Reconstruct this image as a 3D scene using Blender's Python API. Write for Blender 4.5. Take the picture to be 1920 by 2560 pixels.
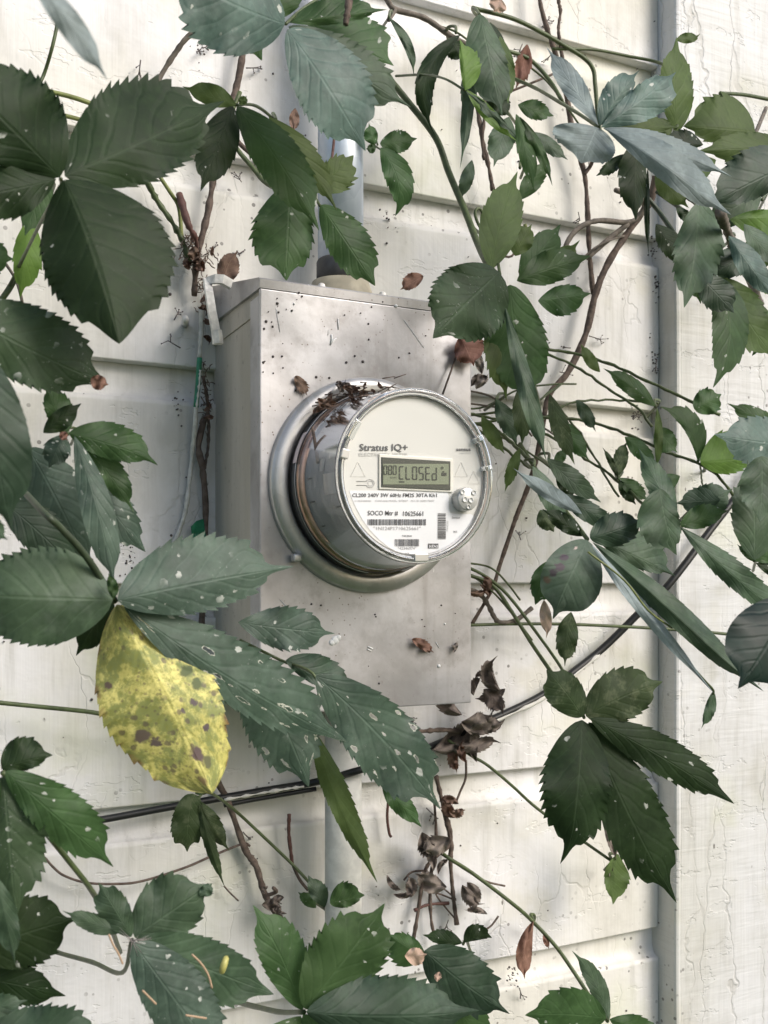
import bpy, math, random
import numpy as np
from mathutils import Vector

# ------------------------------------------------------------------ clear
for o in list(bpy.data.objects):
    bpy.data.objects.remove(o)
sc = bpy.context.scene
COL = sc.collection
rad = math.radians

# ------------------------------------------------------------------ camera
TH = rad(25.8)          # camera is turned this far to the right of the wall's normal
D = 0.8865              # metres from the wall
CZ = 1.45               # camera height
F = 2500.0              # focal length in photograph pixels (1920 x 2560)
HV = 1460.0             # horizon row
ST, CT = math.sin(TH), math.cos(TH)
cam = bpy.data.cameras.new('camera')
cam.sensor_fit = 'VERTICAL'; cam.sensor_height = 36.0; cam.sensor_width = 27.0
cam.lens = F / 2560.0 * 36.0
cam.shift_y = (HV - 1280.0) / 2560.0
cam.clip_start = 0.01; cam.clip_end = 500.0
cam.dof.use_dof = True; cam.dof.focus_distance = 0.80; cam.dof.aperture_fstop = 17.0
camo = bpy.data.objects.new('camera', cam); COL.objects.link(camo)
camo.location = (0, -D, CZ); camo.rotation_euler = (rad(90), 0, -TH)
sc.camera = camo

# ------------------------------------------------------------------ sky, sun, exposure
SUN = Vector((0.54, -0.80, 0.66)).normalized()      # towards the sun
world = bpy.data.worlds.new('World'); sc.world = world; world.use_nodes = True
wn = world.node_tree.nodes; wl_ = world.node_tree.links
bg = wn['Background']; sky = wn.new('ShaderNodeTexSky'); sky.sky_type = 'NISHITA'; sky.sun_disc = False
sky.sun_elevation = math.asin(SUN.z); sky.sun_rotation = math.atan2(SUN.x, SUN.y)
sky.air_density = 1.0; sky.dust_density = 3.0; sky.ozone_density = 1.0
wl_.new(sky.outputs[0], bg.inputs[0]); bg.inputs[1].default_value = 0.10
sl = bpy.data.lights.new('sun', 'SUN'); sl.energy = 1.5; sl.angle = rad(28); sl.color = (1.0, 0.97, 0.93)
so = bpy.data.objects.new('sun', sl); COL.objects.link(so)
so.rotation_euler = (-SUN).to_track_quat('-Z', 'Y').to_euler()
sc.view_settings.view_transform = 'Standard'; sc.view_settings.look = 'None'
sc.view_settings.gamma = 1.0; sc.view_settings.exposure = 0.80
sc.view_settings.use_curve_mapping = False
sc.cycles.max_bounces = 6; sc.cycles.diffuse_bounces = 2; sc.cycles.glossy_bounces = 3; sc.cycles.transmission_bounces = 6; sc.cycles.transparent_max_bounces = 10

# ------------------------------------------------------------------ placing helpers
def Zc_at(u, dep):
    return (D - dep) / (CT - (u - 960.0) / F * ST)
def P(u, v, dep):
    """world point, dep metres in front of the wall plane, seen at photograph pixel u, v"""
    r = (u - 960.0) / F; Z = Zc_at(u, dep)
    return Vector((Z * (r * CT + ST), -dep, CZ + (HV - v) / F * Z))
def M(u, dep):
    return Zc_at(u, dep) / F        # metres per pixel there

# ------------------------------------------------------------------ object helpers
WORLD = {}
def link(name, data, o, parent=None):
    ob = bpy.data.objects.new(name, data); COL.objects.link(ob)
    o = Vector(o); WORLD[ob] = o
    if parent is not None:
        ob.parent = parent; ob.location = o - WORLD[parent]
    else:
        ob.location = o
    return ob
def thing(name, label, cat, o, group=None, kind=None):
    ob = link(name, None, o); ob.empty_display_size = 0.02
    return tag(ob, label, cat, group, kind)
def tag(ob, label=None, cat=None, group=None, kind=None):
    if label: ob['label'] = label
    if cat: ob['category'] = cat
    if group: ob['group'] = group
    if kind: ob['kind'] = kind
    return ob
def meshob(name, verts, faces, mat, parent=None, o=None, smooth=True, uvs=None):
    verts = [Vector(v) for v in verts]
    if o is None:
        o = sum(verts, Vector((0, 0, 0))) / max(1, len(verts))
    o = Vector(o)
    me = bpy.data.meshes.new(name)
    me.from_pydata([tuple(v - o) for v in verts], [], faces)
    if smooth:
        me.polygons.foreach_set('use_smooth', [True] * len(me.polygons))
    if uvs is not None:
        lay = me.uv_layers.new(name='UVMap')
        idx = np.zeros(len(me.loops), dtype=np.int32); me.loops.foreach_get('vertex_index', idx)
        lay.data.foreach_set('uv', np.asarray(uvs, dtype=np.float32)[idx].ravel())
    me.materials.append(mat); me.update()
    return link(name, me, o, parent)
def box(x0, x1, y0, y1, z0, z1, bev=0.0):
    """verts, faces of a box with optional bevelled vertical/horizontal edges (by bmesh)"""
    import bmesh
    bm = bmesh.new()
    bmesh.ops.create_cube(bm, size=1.0)
    for v in bm.verts:
        v.co = Vector((x0 + (v.co.x + .5) * (x1 - x0), y0 + (v.co.y + .5) * (y1 - y0), z0 + (v.co.z + .5) * (z1 - z0)))
    if bev > 0:
        bmesh.ops.bevel(bm, geom=bm.edges[:], offset=bev, segments=2, profile=0.6, affect='EDGES')
    bm.verts.index_update()
    vs = [v.co.copy() for v in bm.verts]; fs = [[v.index for v in f.verts] for f in bm.faces]
    bm.free(); return vs, fs
def catmull(pts, n=6):
    pts = [Vector(p) for p in pts]
    if len(pts) == 2:
        return [pts[0].lerp(pts[1], i / n) for i in range(n + 1)]
    q = [pts[0] * 2 - pts[1]] + pts + [pts[-1] * 2 - pts[-2]]
    out = []
    for i in range(1, len(q) - 2):
        p0, p1, p2, p3 = q[i - 1:i + 3]
        for k in range(n):
            t = k / n
            out.append(0.5 * ((2 * p1) + (p2 - p0) * t + (2 * p0 - 5 * p1 + 4 * p2 - p3) * t * t + (3 * p1 - p0 - 3 * p2 + p3) * t ** 3))
    out.append(pts[-1]); return out
def tube_geo(path, radii, sides=7, cap=True):
    n = len(path); vs = []; fs = []
    t0 = (path[1] - path[0]).normalized()
    up = Vector((0, 0, 1)) if abs(t0.z) < .8 else Vector((1, 0, 0))
    nrm = t0.cross(up).normalized()
    for i in range(n):
        t = (path[min(i + 1, n - 1)] - path[max(i - 1, 0)])
        t = t.normalized() if t.length > 1e-9 else t0
        nrm = (nrm - t * nrm.dot(t)); nrm = nrm.normalized() if nrm.length > 1e-9 else t.orthogonal().normalized()
        bn = t.cross(nrm)
        for k in range(sides):
            a = 2 * math.pi * k / sides
            vs.append(path[i] + (nrm * math.cos(a) + bn * math.sin(a)) * radii[i])
    for i in range(n - 1):
        for k in range(sides):
            fs.append([i * sides + k, i * sides + (k + 1) % sides, (i + 1) * sides + (k + 1) % sides, (i + 1) * sides + k])
    if cap:
        fs.append(list(range(sides))[::-1]); fs.append([(n - 1) * sides + k for k in range(sides)])
    return vs, fs
class Geo:
    def __init__(s): s.v = []; s.f = []
    def add(s, vf):
        k = len(s.v); s.v += list(vf[0]); s.f += [[i + k for i in f] for f in vf[1]]; return s
    def build(s, name, mat, parent=None, o=None, smooth=True): return meshob(name, s.v, s.f, mat, parent, o, smooth)
def lathe_geo(c, prof, seg=96, closed=False):
    """revolve (r, p) about the -y axis through c; p grows towards the camera"""
    vs = []; fs = []; n = len(prof)
    for k in range(seg):
        a = 2 * math.pi * k / seg; ca, sa = math.cos(a), math.sin(a)
        for r, p in prof: vs.append(Vector((c.x + r * ca, c.y - p, c.z + r * sa)))
    m = n if closed else n - 1
    for k in range(seg):
        for i in range(m):
            j = (i + 1) % n; k2 = (k + 1) % seg
            fs.append([k * n + i, k * n + j, k2 * n + j, k2 * n + i])
    return vs, fs
def disc_geo(c, r, p, seg=96):
    vs = [Vector((c.x + r * math.cos(2 * math.pi * k / seg), c.y - p, c.z + r * math.sin(2 * math.pi * k / seg))) for k in range(seg)]
    return vs, [list(range(seg))]

# ------------------------------------------------------------------ material helpers
class NT:
    def __init__(s, name):
        s.m = bpy.data.materials.new(name); s.m.use_nodes = True
        s.t = s.m.node_tree; s.n = s.t.nodes; s.l = s.t.links
        s.b = s.n['Principled BSDF']; s.out = s.n['Material Output']
    def node(s, typ, ins=None, **kw):
        nd = s.n.new(typ)
        for k, v in kw.items(): setattr(nd, k, v)
        for k, v in (ins or {}).items(): s.set(nd.inputs[k], v)
        return nd
    def set(s, sock, v):
        if isinstance(v, bpy.types.NodeSocket): s.l.new(v, sock)
        else:
            if isinstance(v, (tuple, list)) and len(v) == 3 and sock.type == 'RGBA': v = (*v, 1.0)
            sock.default_value = v
    def math(s, op, a, b=None, c=None, clamp=False):
        nd = s.n.new('ShaderNodeMath'); nd.operation = op; nd.use_clamp = clamp
        s.set(nd.inputs[0], a)
        if b is not None: s.set(nd.inputs[1], b)
        if c is not None: s.set(nd.inputs[2], c)
        return nd.outputs[0]
    def mix(s, fac, a, b, blend='MIX'):
        nd = s.n.new('ShaderNodeMix'); nd.data_type = 'RGBA'; nd.blend_type = blend
        s.set(nd.inputs[0], fac); s.set(nd.inputs[6], a); s.set(nd.inputs[7], b); return nd.outputs[2]
    def coord(s, kind='Object'):
        return s.node('ShaderNodeTexCoord').outputs[kind]
    def mapping(s, vec, scale=(1, 1, 1), loc=(0, 0, 0), rot=(0, 0, 0)):
        return s.node('ShaderNodeMapping', {'Vector': vec, 'Scale': scale, 'Location': loc, 'Rotation': rot}).outputs[0]
    def noise(s, vec, scale, detail=4.0, rough=.55, dist=0.0):
        return s.node('ShaderNodeTexNoise', {'Vector': vec, 'Scale': scale, 'Detail': detail, 'Roughness': rough, 'Distortion': dist}).outputs[0]
    def vor(s, vec, scale, feature='F1', out='Distance', rnd=1.0):
        nd = s.node('ShaderNodeTexVoronoi', feature=feature); s.set(nd.inputs['Vector'], vec); s.set(nd.inputs['Scale'], scale)
        s.set(nd.inputs['Randomness'], rnd); return nd.outputs[out]
    def vor2(s, vec, scale, out='Distance'):
        nd = s.node('ShaderNodeTexVoronoi', voronoi_dimensions='2D'); s.set(nd.inputs['Vector'], vec); s.set(nd.inputs['Scale'], scale)
        return nd.outputs[out]
    def ramp(s, fac, lo, hi):
        nd = s.n.new('ShaderNodeMapRange'); s.set(nd.inputs[0], fac)
        nd.inputs[1].default_value = lo; nd.inputs[2].default_value = hi; nd.clamp = True
        nd.interpolation_type = 'SMOOTHSTEP'; return nd.outputs[0]
    def bump(s, h, strength=.3, dist=.001, normal=None):
        nd = s.node('ShaderNodeBump', {'Height': h, 'Strength': strength, 'Distance': dist})
        if normal is not None: s.set(nd.inputs['Normal'], normal)
        return nd.outputs[0]
    def p(s, **kw):
        for k, v in kw.items(): s.set(s.b.inputs[k.replace('_', ' ')], v)
        return s
def simple(name, col, rough=.5, metal=0.0, spec=.5, bump=0.0, bscale=60.0, var=0.0):
    t = NT(name); t.p(Base_Color=col, Roughness=rough, Metallic=metal); t.b.inputs['Specular IOR Level'].default_value = spec
    co = t.coord()
    if var > 0:
        n = t.noise(co, bscale, 5.0)
        d = tuple(c * (1 - var) for c in col)
        t.p(Base_Color=t.mix(t.ramp(n, .35, .65), d, col))
    if bump > 0: t.p(Normal=t.bump(t.noise(co, bscale, 6.0), bump, .001))
    return t.m

def m_paint(name, base, alt, warm_tint, crack=.5, vgrain=True, horiz=False, seed=0.0):
    t = NT(name); co = t.mapping(t.coord(), loc=(seed, seed * .7, seed * 1.3))
    rnd = t.node('ShaderNodeObjectInfo').outputs['Random']
    off = t.node('ShaderNodeCombineXYZ', {'X': t.math('MULTIPLY', rnd, 37.0), 'Z': t.math('MULTIPLY', rnd, 11.0)}).outputs[0]
    co = t.node('ShaderNodeVectorMath', {0: co, 1: off}, operation='ADD').outputs[0]
    big = t.noise(co, 3.2, 4.0); mid = t.noise(co, 13.0, 5.0)
    c = t.mix(t.ramp(big, .40, .62), base, alt)  # cream to bluish white noise also paints skylight patches into the colour
    c = t.mix(t.math('MULTIPLY', t.ramp(mid, .52, .72), .55), c, warm_tint)  # yellowed staining and warm light, both painted as tint
    # streaks of grime running down
    g = t.noise(t.mapping(co, scale=(70, 70, 7)), 1.0, 5.0, .6)
    c = t.mix(t.math('MULTIPLY', t.ramp(g, .50, .78), .42), c, tuple(x * .55 for x in warm_tint))
    soil = t.noise(t.mapping(co, scale=(1, 1, .6)), 7.0, 7.0, .68)
    c = t.mix(t.math('MULTIPLY', t.ramp(soil, .50, .72), .42), c, (.40, .385, .34))
    alg_light = t.ramp(t.noise(t.mapping(co, loc=(5, 3, 8)), 4.5, 5.0, .6), .56, .70)
    c = t.mix(t.math('MULTIPLY', alg_light, .42), c, (.56, .58, .40))  # algae tint, also painted for yellow-green light off the foliage
    # mildew and insect specks
    vd = t.vor(co, 90.0); vm = t.ramp(t.noise(co, 9.0, 3.0), .52, .66)
    sp = t.math('MULTIPLY', t.math('LESS_THAN', vd, .16), vm)
    c = t.mix(t.math('MULTIPLY', sp, .75), c, (.10, .09, .08))
    vd2 = t.vor(t.mapping(co, scale=(2.2, 1, 1)), 34.0); vm2 = t.ramp(t.noise(co, 23.0, 4.0), .60, .66)
    c = t.mix(t.math('MULTIPLY', t.math('MULTIPLY', t.math('LESS_THAN', vd2, .10), vm2), .8), c, (.07, .06, .05))
    # paint cracks
    nz = t.node('ShaderNodeTexNoise', {'Vector': co, 'Scale': 30.0, 'Detail': 3.0})
    sc_ = t.node('ShaderNodeVectorMath', {0: nz.outputs[1]}, operation='SCALE'); sc_.inputs[3].default_value = .028
    wv = t.node('ShaderNodeVectorMath', {0: co, 1: sc_.outputs[0]}, operation='ADD').outputs[0]
    ce = t.vor(t.mapping(wv, scale=((26, 26, 9) if not horiz else (20, 20, 1.6))), 1.0, 'DISTANCE_TO_EDGE')
    cm = t.ramp(t.noise(co, 6.0, 3.0), .60 - .20 * crack, .68)
    ck = t.math('MULTIPLY', t.math('SUBTRACT', 1.0, t.ramp(ce, .004, .022)), cm)
    c = t.mix(t.math('MULTIPLY', ck, .30 * min(1, crack + .2)), c, (.28, .26, .22))
    t.p(Base_Color=c, Roughness=t.math('ADD', .42, t.math('MULTIPLY', mid, .25)))
    t.b.inputs['Specular IOR Level'].default_value = .35
    # brush grain, lumps under the paint, cracks
    gr = t.noise(t.mapping(co, scale=((220, 220, 9) if vgrain else (9, 60, 220))), 1.0, 2.0, .6)
    lump = t.noise(t.mapping(co, scale=((9, 9, 75) if horiz else (26, 26, 40))), 1.0, 3.0, .6, .4)
    chip = t.ramp(t.noise(t.mapping(co, scale=(1, 1, 2.2)), 16.0, 4.0, .65), .585, .60)
    h = t.math('ADD', t.math('MULTIPLY', gr, .28), t.math('MULTIPLY', lump, .9))
    h = t.math('SUBTRACT', h, t.math('MULTIPLY', ck, .5))
    h = t.math('SUBTRACT', h, t.math('MULTIPLY', chip, .35))
    t.p(Normal=t.bump(h, .85 if horiz else .6, .0016))
    return t.m

def m_leaf(name, col, col2, rough=.42, spec=.5, trans=.25, tcol=None, fleck=0.0, hole=0.0, mott=None, mscale=60.0, vein=.32, veincol=None, bump=.27, dust_sheen=0.0, spots=None, gloss=0.0):
    t = NT(name)
    uv = t.coord('UV'); sx = t.node('ShaderNodeSeparateXYZ', {0: uv}); s = sx.outputs[0]
    tt = t.math('SUBTRACT', t.math('MULTIPLY', sx.outputs[1], 2.0), 1.0); at = t.math('ABSOLUTE', tt)
    inf = t.node('ShaderNodeObjectInfo'); rnd = inf.outputs['Random']
    co0 = t.coord('Object')
    off = t.node('ShaderNodeCombineXYZ', {'X': t.math('MULTIPLY', rnd, 9.0), 'Y': t.math('MULTIPLY', rnd, 5.3)}).outputs[0]
    co = t.node('ShaderNodeVectorMath', {0: co0, 1: off}, operation='ADD').outputs[0]
    n1 = t.noise(co, 26.0, 4.0); n2 = t.noise(co, 150.0, 2.0)
    c = t.mix(t.ramp(n1, .32, .70), tuple(x * .78 for x in col), tuple(x * 1.12 for x in col2))
    c = t.mix(t.math('MULTIPLY', t.ramp(n2, .45, .75), .30), c, tuple(x * 1.9 for x in col2))
    n3 = t.noise(t.mapping(co, scale=(1, 1, 1)), 420.0, 2.0, .6)
    c = t.mix(t.math('MULTIPLY', t.ramp(n3, .50, .80), .35), c, tuple(x * .45 for x in col))
    # pinnate veins: midrib and curved side veins
    wobs = t.math('MULTIPLY', t.noise(co, 30.0, 2.0), .16)
    q = t.math('SUBTRACT', t.math('ADD', s, wobs), t.math('MULTIPLY', at, t.math('SUBTRACT', .34, t.math('MULTIPLY', at, .05))))
    fr = t.math('ABSOLUTE', t.math('SUBTRACT', t.math('FRACT', t.math('MULTIPLY', q, 6.6)), .5))
    lat = t.math('SUBTRACT', 1.0, t.ramp(t.math('SUBTRACT', .5, fr), .0, .075))
    mid = t.math('SUBTRACT', 1.0, t.ramp(at, .008, .035))
    lat = t.math('MULTIPLY', lat, t.ramp(at, 1.0, .72))
    vmask = t.math('MAXIMUM', t.math('MULTIPLY', lat, .55), mid)
    vc = veincol or tuple(min(.5, x * 1.7 + .02) for x in col2)
    c = t.mix(t.math('MULTIPLY', vmask, vein), c, vc)
    if mott:
        mc, amt = mott
        mm = t.noise(co, mscale, 6.0, .7)
        c = t.mix(t.math('MULTIPLY', t.ramp(mm, .50, .64), amt), c, mc)
    if dust_sheen > 0:
        dn = t.noise(co, 45.0, 6.0, .65)
        c = t.mix(t.math('MULTIPLY', t.ramp(dn, .45, .72), dust_sheen), c, (.42, .45, .44))  # pale coat: dusty film plus sky sheen painted into the colour
    hv = t.math('ADD', .9, t.math('MULTIPLY', rnd, .3))
    c = t.node('ShaderNodeHueSaturation', {'Hue': t.math('ADD', .49, t.math('MULTIPLY', rnd, .02)), 'Saturation': 1.0, 'Value': hv, 'Color': c}).outputs[0]
    # leaf plane coordinates (same scale along and across), shifted per leaflet
    flat = t.node('ShaderNodeCombineXYZ', {'X': t.math('ADD', s, t.math('MULTIPLY', rnd, 31.0)), 'Y': t.math('ADD', t.math('MULTIPLY', tt, .27), t.math('MULTIPLY', rnd, 17.0))}).outputs[0]
    if spots:
        f0 = t.node('ShaderNodeCombineXYZ', {'X': s, 'Y': t.math('MULTIPLY', tt, .27)}).outputs[0]
        nz0 = t.math('MULTIPLY', t.math('SUBTRACT', t.noise(f0, 22.0, 5.0, .65), .5), .09)
        for (ps, pt, pr_, pc) in spots:
            dd = t.node('ShaderNodeVectorMath', {0: f0}, operation='DISTANCE'); dd.inputs[1].default_value = (ps, pt * .27, 0)
            c = t.mix(t.ramp(t.math('ADD', dd.outputs['Value'], nz0), pr_, pr_ * .55), c, pc)
    if fleck > 0:
        vn_ = t.node('ShaderNodeTexVoronoi', voronoi_dimensions='2D'); t.set(vn_.inputs['Vector'], t.mapping(flat, scale=(1, .6, 1), rot=(0, 0, .5))); t.set(vn_.inputs['Scale'], 12.0)
        cr_ = t.node('ShaderNodeSeparateColor', {0: vn_.outputs['Color']}).outputs[0]; fv = vn_.outputs['Distance']
        rad_ = t.math('MULTIPLY', t.math('POWER', cr_, 2.4), .33)
        fm = t.ramp(t.noise(flat, 4.0, 3.0), .58 - .12 * fleck, .64)
        fn = t.math('ADD', fv, t.math('MULTIPLY', t.math('SUBTRACT', t.noise(flat, 45.0, 4.0), .4), .45))
        fk = t.math('MULTIPLY', t.math('LESS_THAN', fn, rad_), fm)
        sc2 = t.ramp(t.noise(t.mapping(flat, scale=(1, .5, 1), rot=(0, 0, .9)), 60.0, 5.0, .7), .60, .66)
        fk2 = t.math('MULTIPLY', t.math('MULTIPLY', sc2, t.ramp(t.noise(flat, 5.0, 2.0), .50, .60)), min(1.0, fleck))
        c = t.mix(t.math('MAXIMUM', fk, t.math('MULTIPLY', fk2, .45)), c, (.50, .52, .48))
    if hole > 0:
        hv_ = t.node('ShaderNodeTexVoronoi', voronoi_dimensions='2D'); t.set(hv_.inputs['Vector'], t.mapping(flat, scale=(.8, 1.4, 1), rot=(0, 0, .35))); t.set(hv_.inputs['Scale'], 8.0)
        hc_ = t.node('ShaderNodeSeparateColor', {0: hv_.outputs['Color']}).outputs[1]
        hn = t.math('ADD', hv_.outputs['Distance'], t.math('MULTIPLY', t.math('SUBTRACT', t.noise(flat, 16.0, 4.0), .5), 1.0))
        hn = t.math('ADD', hn, t.math('MULTIPLY', t.math('SUBTRACT', 1.0, hc_), .30))
        hg = t.math('GREATER_THAN', t.noise(flat, 3.0, 3.0), .50 - .08 * hole)
        hm = t.math('MULTIPLY', t.math('LESS_THAN', hn, .15), hg)
        c = t.mix(t.math('MULTIPLY', t.math('LESS_THAN', hn, .20), hg), c, (.52, .53, .45))
    t.p(Base_Color=c, Roughness=t.math('ADD', rough - .05, t.math('MULTIPLY', n2, .14)))
    t.b.inputs['Specular IOR Level'].default_value = spec
    crease = t.math('SUBTRACT', 1.0, t.ramp(t.math('SUBTRACT', .5, fr), .0, .22))
    h = t.math('SUBTRACT', t.math('MULTIPLY', n1, .7), t.math('MULTIPLY', crease, .55))
    h = t.math('SUBTRACT', t.math('ADD', h, t.math('MULTIPLY', n2, .12)), t.math('MULTIPLY', t.math('SUBTRACT', 1.0, t.ramp(at, .0, .06)), .9))
    t.p(Normal=t.bump(h, bump, .0012))
    tr = t.node('ShaderNodeBsdfTranslucent', {'Color': tcol or tuple(min(.8, x * 2.2) for x in col2)})
    ms = t.node('ShaderNodeMixShader', {0: trans, 1: t.b.outputs[0], 2: tr.outputs[0]})
    sh = ms.outputs[0]
    if hole > 0:
        tp = t.node('ShaderNodeBsdfTransparent')
        sh = t.node('ShaderNodeMixShader', {0: hm, 1: sh, 2: tp.outputs[0]}).outputs[0]
    t.l.new(sh, t.out.inputs[0])
    return t.m

# ------------------------------------------------------------------ materials
MW = m_paint('siding_paint', (.70, .685, .635), (.76, .755, .77), (.62, .60, .51), .5, True)
MC = m_paint('corner_board_paint', (.58, .58, .555), (.64, .645, .655), (.52, .51, .44), 1.0, True, horiz=True, seed=3.0)
def m_steel():
    t = NT('weathered_box_metal'); co = t.coord()
    n = t.noise(co, 9.0, 5.0, .6); f = t.noise(co, 260.0, 4.0, .7); m = t.noise(co, 40.0, 5.0, .65)
    c = t.mix(t.ramp(n, .38, .62), (.37, .36, .362), (.53, .522, .535))
    c = t.mix(t.math('MULTIPLY', t.ramp(m, .48, .70), .50), c, (.29, .27, .26))
    c = t.mix(t.math('MULTIPLY', t.ramp(f, .60, .75), .5), c, (.25, .22, .20))
    vd = t.vor(co, 210.0); c = t.mix(t.math('MULTIPLY', t.math('LESS_THAN', vd, .13), t.ramp(t.noise(co, 12.0), .5, .62)), c, (.16, .13, .11))
    stk = t.noise(t.mapping(co, scale=(55, 55, 3.0)), 1.0, 5.0, .65)
    c = t.mix(t.math('MULTIPLY', t.ramp(stk, .54, .74), .35), c, (.24, .215, .195))
    lt = t.noise(t.mapping(co, scale=(14, 14, 9), loc=(3, 1, 7)), 1.0, 7.0, .7)
    c = t.mix(t.math('MULTIPLY', t.ramp(lt, .55, .68), .35), c, (.66, .66, .68))
    scr = t.ramp(t.noise(t.mapping(co, scale=(1, 1, .22), rot=(0, .35, 0)), 120.0, 6.0, .75), .69, .71)
    c = t.mix(t.math('MULTIPLY', scr, .7), c, (.78, .78, .78))
    t.p(Base_Color=c, Metallic=.5, Roughness=t.math('ADD', .34, t.math('MULTIPLY', m, .22)))
    t.p(Normal=t.bump(t.math('ADD', t.math('MULTIPLY', n, 3.0), t.math('MULTIPLY', f, .10)), .35, .0012))
    return t.m
def m_side():
    t = NT('dull_box_side'); co = t.coord()
    n = t.noise(t.mapping(co, scale=(30, 30, 5)), 1.0, 6.0, .65); f = t.noise(co, 160.0, 4.0)
    c = t.mix(t.ramp(n, .35, .7), (.42, .395, .34), (.53, .50, .45))
    c = t.mix(t.math('MULTIPLY', t.ramp(f, .60, .72), .45), c, (.20, .18, .15))
    t.p(Base_Color=c, Metallic=.15, Roughness=.55, Normal=t.bump(t.math('ADD', n, t.math('MULTIPLY', f, .2)), .3, .0008)); return t.m
def m_galv(name, a, b, scale=38.0, rough=.38, metal=.75):
    t = NT(name); co = t.coord()
    v = t.vor(co, scale, 'F1', 'Color'); sp = t.node('ShaderNodeSeparateColor', {0: v}).outputs[0]
    n = t.noise(t.mapping(co, scale=(1, 1, .25)), 60.0, 6.0, .65)
    c = t.mix(t.math('ADD', t.math('MULTIPLY', sp, .5), t.math('MULTIPLY', t.ramp(n, .3, .7), .5)), a, b)
    t.p(Base_Color=c, Metallic=metal, Roughness=t.math('ADD', rough - .08, t.math('MULTIPLY', n, .2)), Normal=t.bump(n, .15, .0006)); return t.m
M_steel = m_steel(); M_side = m_side()
M_galv = m_galv('galvanised_conduit_metal', (.36, .42, .50), (.60, .66, .74), 38.0, .34, .5)
M_ring = m_galv('worn_ring_metal', (.44, .43, .41), (.62, .61, .60), 80.0, .33, .6)
M_pvc = simple('painted_pipe', (.76, .75, .70), .5, 0, .4, .25, 90.0, .18)
M_dark = simple('black_base_plastic', (.045, .045, .048), .35)
M_copper = simple('copper_ring_metal', (.62, .40, .30), .3, 1.0, .5, .1, 90.0, .25)
M_body = simple('grey_meter_body', (.27, .27, .275), .38, 0, .5, .05, 60.0, .1)
M_body2 = simple('light_grey_body_panel', (.36, .36, .365), .4)
M_face = simple('face_plate_plastic', (.63, .63, .60), .45, 0, .3)
M_label = simple('white_label_paper', (.74, .75, .77), .4, 0, .3)
M_ink = simple('dark_print', (.09, .09, .095), .6); M_ink2 = simple('grey_print', (.33, .33, .33), .6)
M_emb = simple('embossed_plastic', (.68, .665, .61), .5)
M_lcd = simple('lcd_glass', (.17, .205, .14), .25); M_seg = simple('lcd_segment', (.022, .03, .022), .4)
M_lcdframe = simple('lcd_frame', (.03, .04, .032), .3)
M_port = simple('optical_port_plastic', (.46, .46, .44), .28, .2, .5)
M_cable = simple('black_cable_rubber', (.016, .017, .018), .42, 0, .4, .25, 120.0)
M_cablepaint = simple('old_paint_on_cable', (.62, .61, .57), .6)
M_green = simple('green_wire_insulation', (.02, .23, .12), .35, 0, .5, .2, 90.0, .35)
M_wirep = simple('paint_coated_wire', (.66, .65, .60), .5, 0, .4, .4, 140.0, .25)
M_bark = simple('brown_vine_bark', (.155, .118, .098), .75, 0, .2, .8, 160.0, .45)
M_barkg = simple('grey_vine_bark', (.19, .165, .14), .75, 0, .2, .8, 160.0, .4)
M_stem = simple('green_vine_stem', (.085, .115, .045), .5, 0, .4, .2, 130.0, .35)
M_stemy = simple('yellow_green_stem', (.20, .23, .075), .5, 0, .4, .2, 130.0, .3)
M_stemd = simple('dark_green_stem', (.05, .07, .04), .5, 0, .4, .2, 130.0, .3)
M_red = simple('reddish_twig', (.12, .06, .05), .6, 0, .3, .5, 160.0, .3)
M_fibre = simple('dry_root_fibre', (.24, .185, .15), .85, 0, .1, .8, 200.0, .5)
M_white = simple('white_bracket_paint', (.80, .78, .74), .5, 0, .4, .35, 120.0, .3)
M_brass = simple('brass_label_clip', (.55, .50, .22), .35, .6)
M_speck = simple('dark_tendril_pad', (.10, .085, .08), .8)
M_hub = simple('cream_hub_putty', (.36, .33, .25), .6, 0, .3, .4, 60.0, .25)
def m_clear():
    t = NT('clear_cover_plastic')
    fr = t.node('ShaderNodeFresnel', {'IOR': 1.09}).outputs[0]
    tr = t.node('ShaderNodeBsdfTransparent', {'Color': (.985, .985, .985, 1)})
    gl = t.node('ShaderNodeBsdfGlossy', {'Color': (.95, .96, 1, 1), 'Roughness': .06})
    ms = t.node('ShaderNodeMixShader', {0: fr, 1: tr.outputs[0], 2: gl.outputs[0]})
    t.l.new(ms.outputs[0], t.out.inputs[0]); return t.m
def m_rim():
    t = NT('clear_rim_plastic'); t.p(Base_Color=(.80, .83, .83), Roughness=.06, IOR=1.36)
    t.b.inputs['Transmission Weight'].default_value = 1.0; return t.m
def m_hazy():
    t = NT('hazy_cover_plastic'); co = t.coord()
    fr = t.node('ShaderNodeFresnel', {'IOR': 1.10}).outputs[0]
    tr = t.node('ShaderNodeBsdfTransparent', {'Color': (.97, .97, .97, 1)})
    gl = t.node('ShaderNodeBsdfGlossy', {'Color': (.9, .92, .95, 1), 'Roughness': .12})
    df = t.node('ShaderNodeBsdfDiffuse', {'Color': (.50, .49, .47, 1)})
    dirt = t.math('ADD', .07, t.math('MULTIPLY', t.ramp(t.noise(t.mapping(co, scale=(1, 3, 1)), 50.0, 6.0, .65), .45, .75), .22))
    a_ = t.node('ShaderNodeMixShader', {0: dirt, 1: tr.outputs[0], 2: df.outputs[0]})
    b_ = t.node('ShaderNodeMixShader', {0: fr, 1: a_.outputs[0], 2: gl.outputs[0]})
    t.l.new(b_.outputs[0], t.out.inputs[0]); return t.m
M_hazy = m_hazy()
M_clear = m_clear(); M_rim = m_rim()
M_lawn = simple('lawn_grass', (.055, .095, .03), .9, 0, .1, .6, 8.0, .5)

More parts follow.
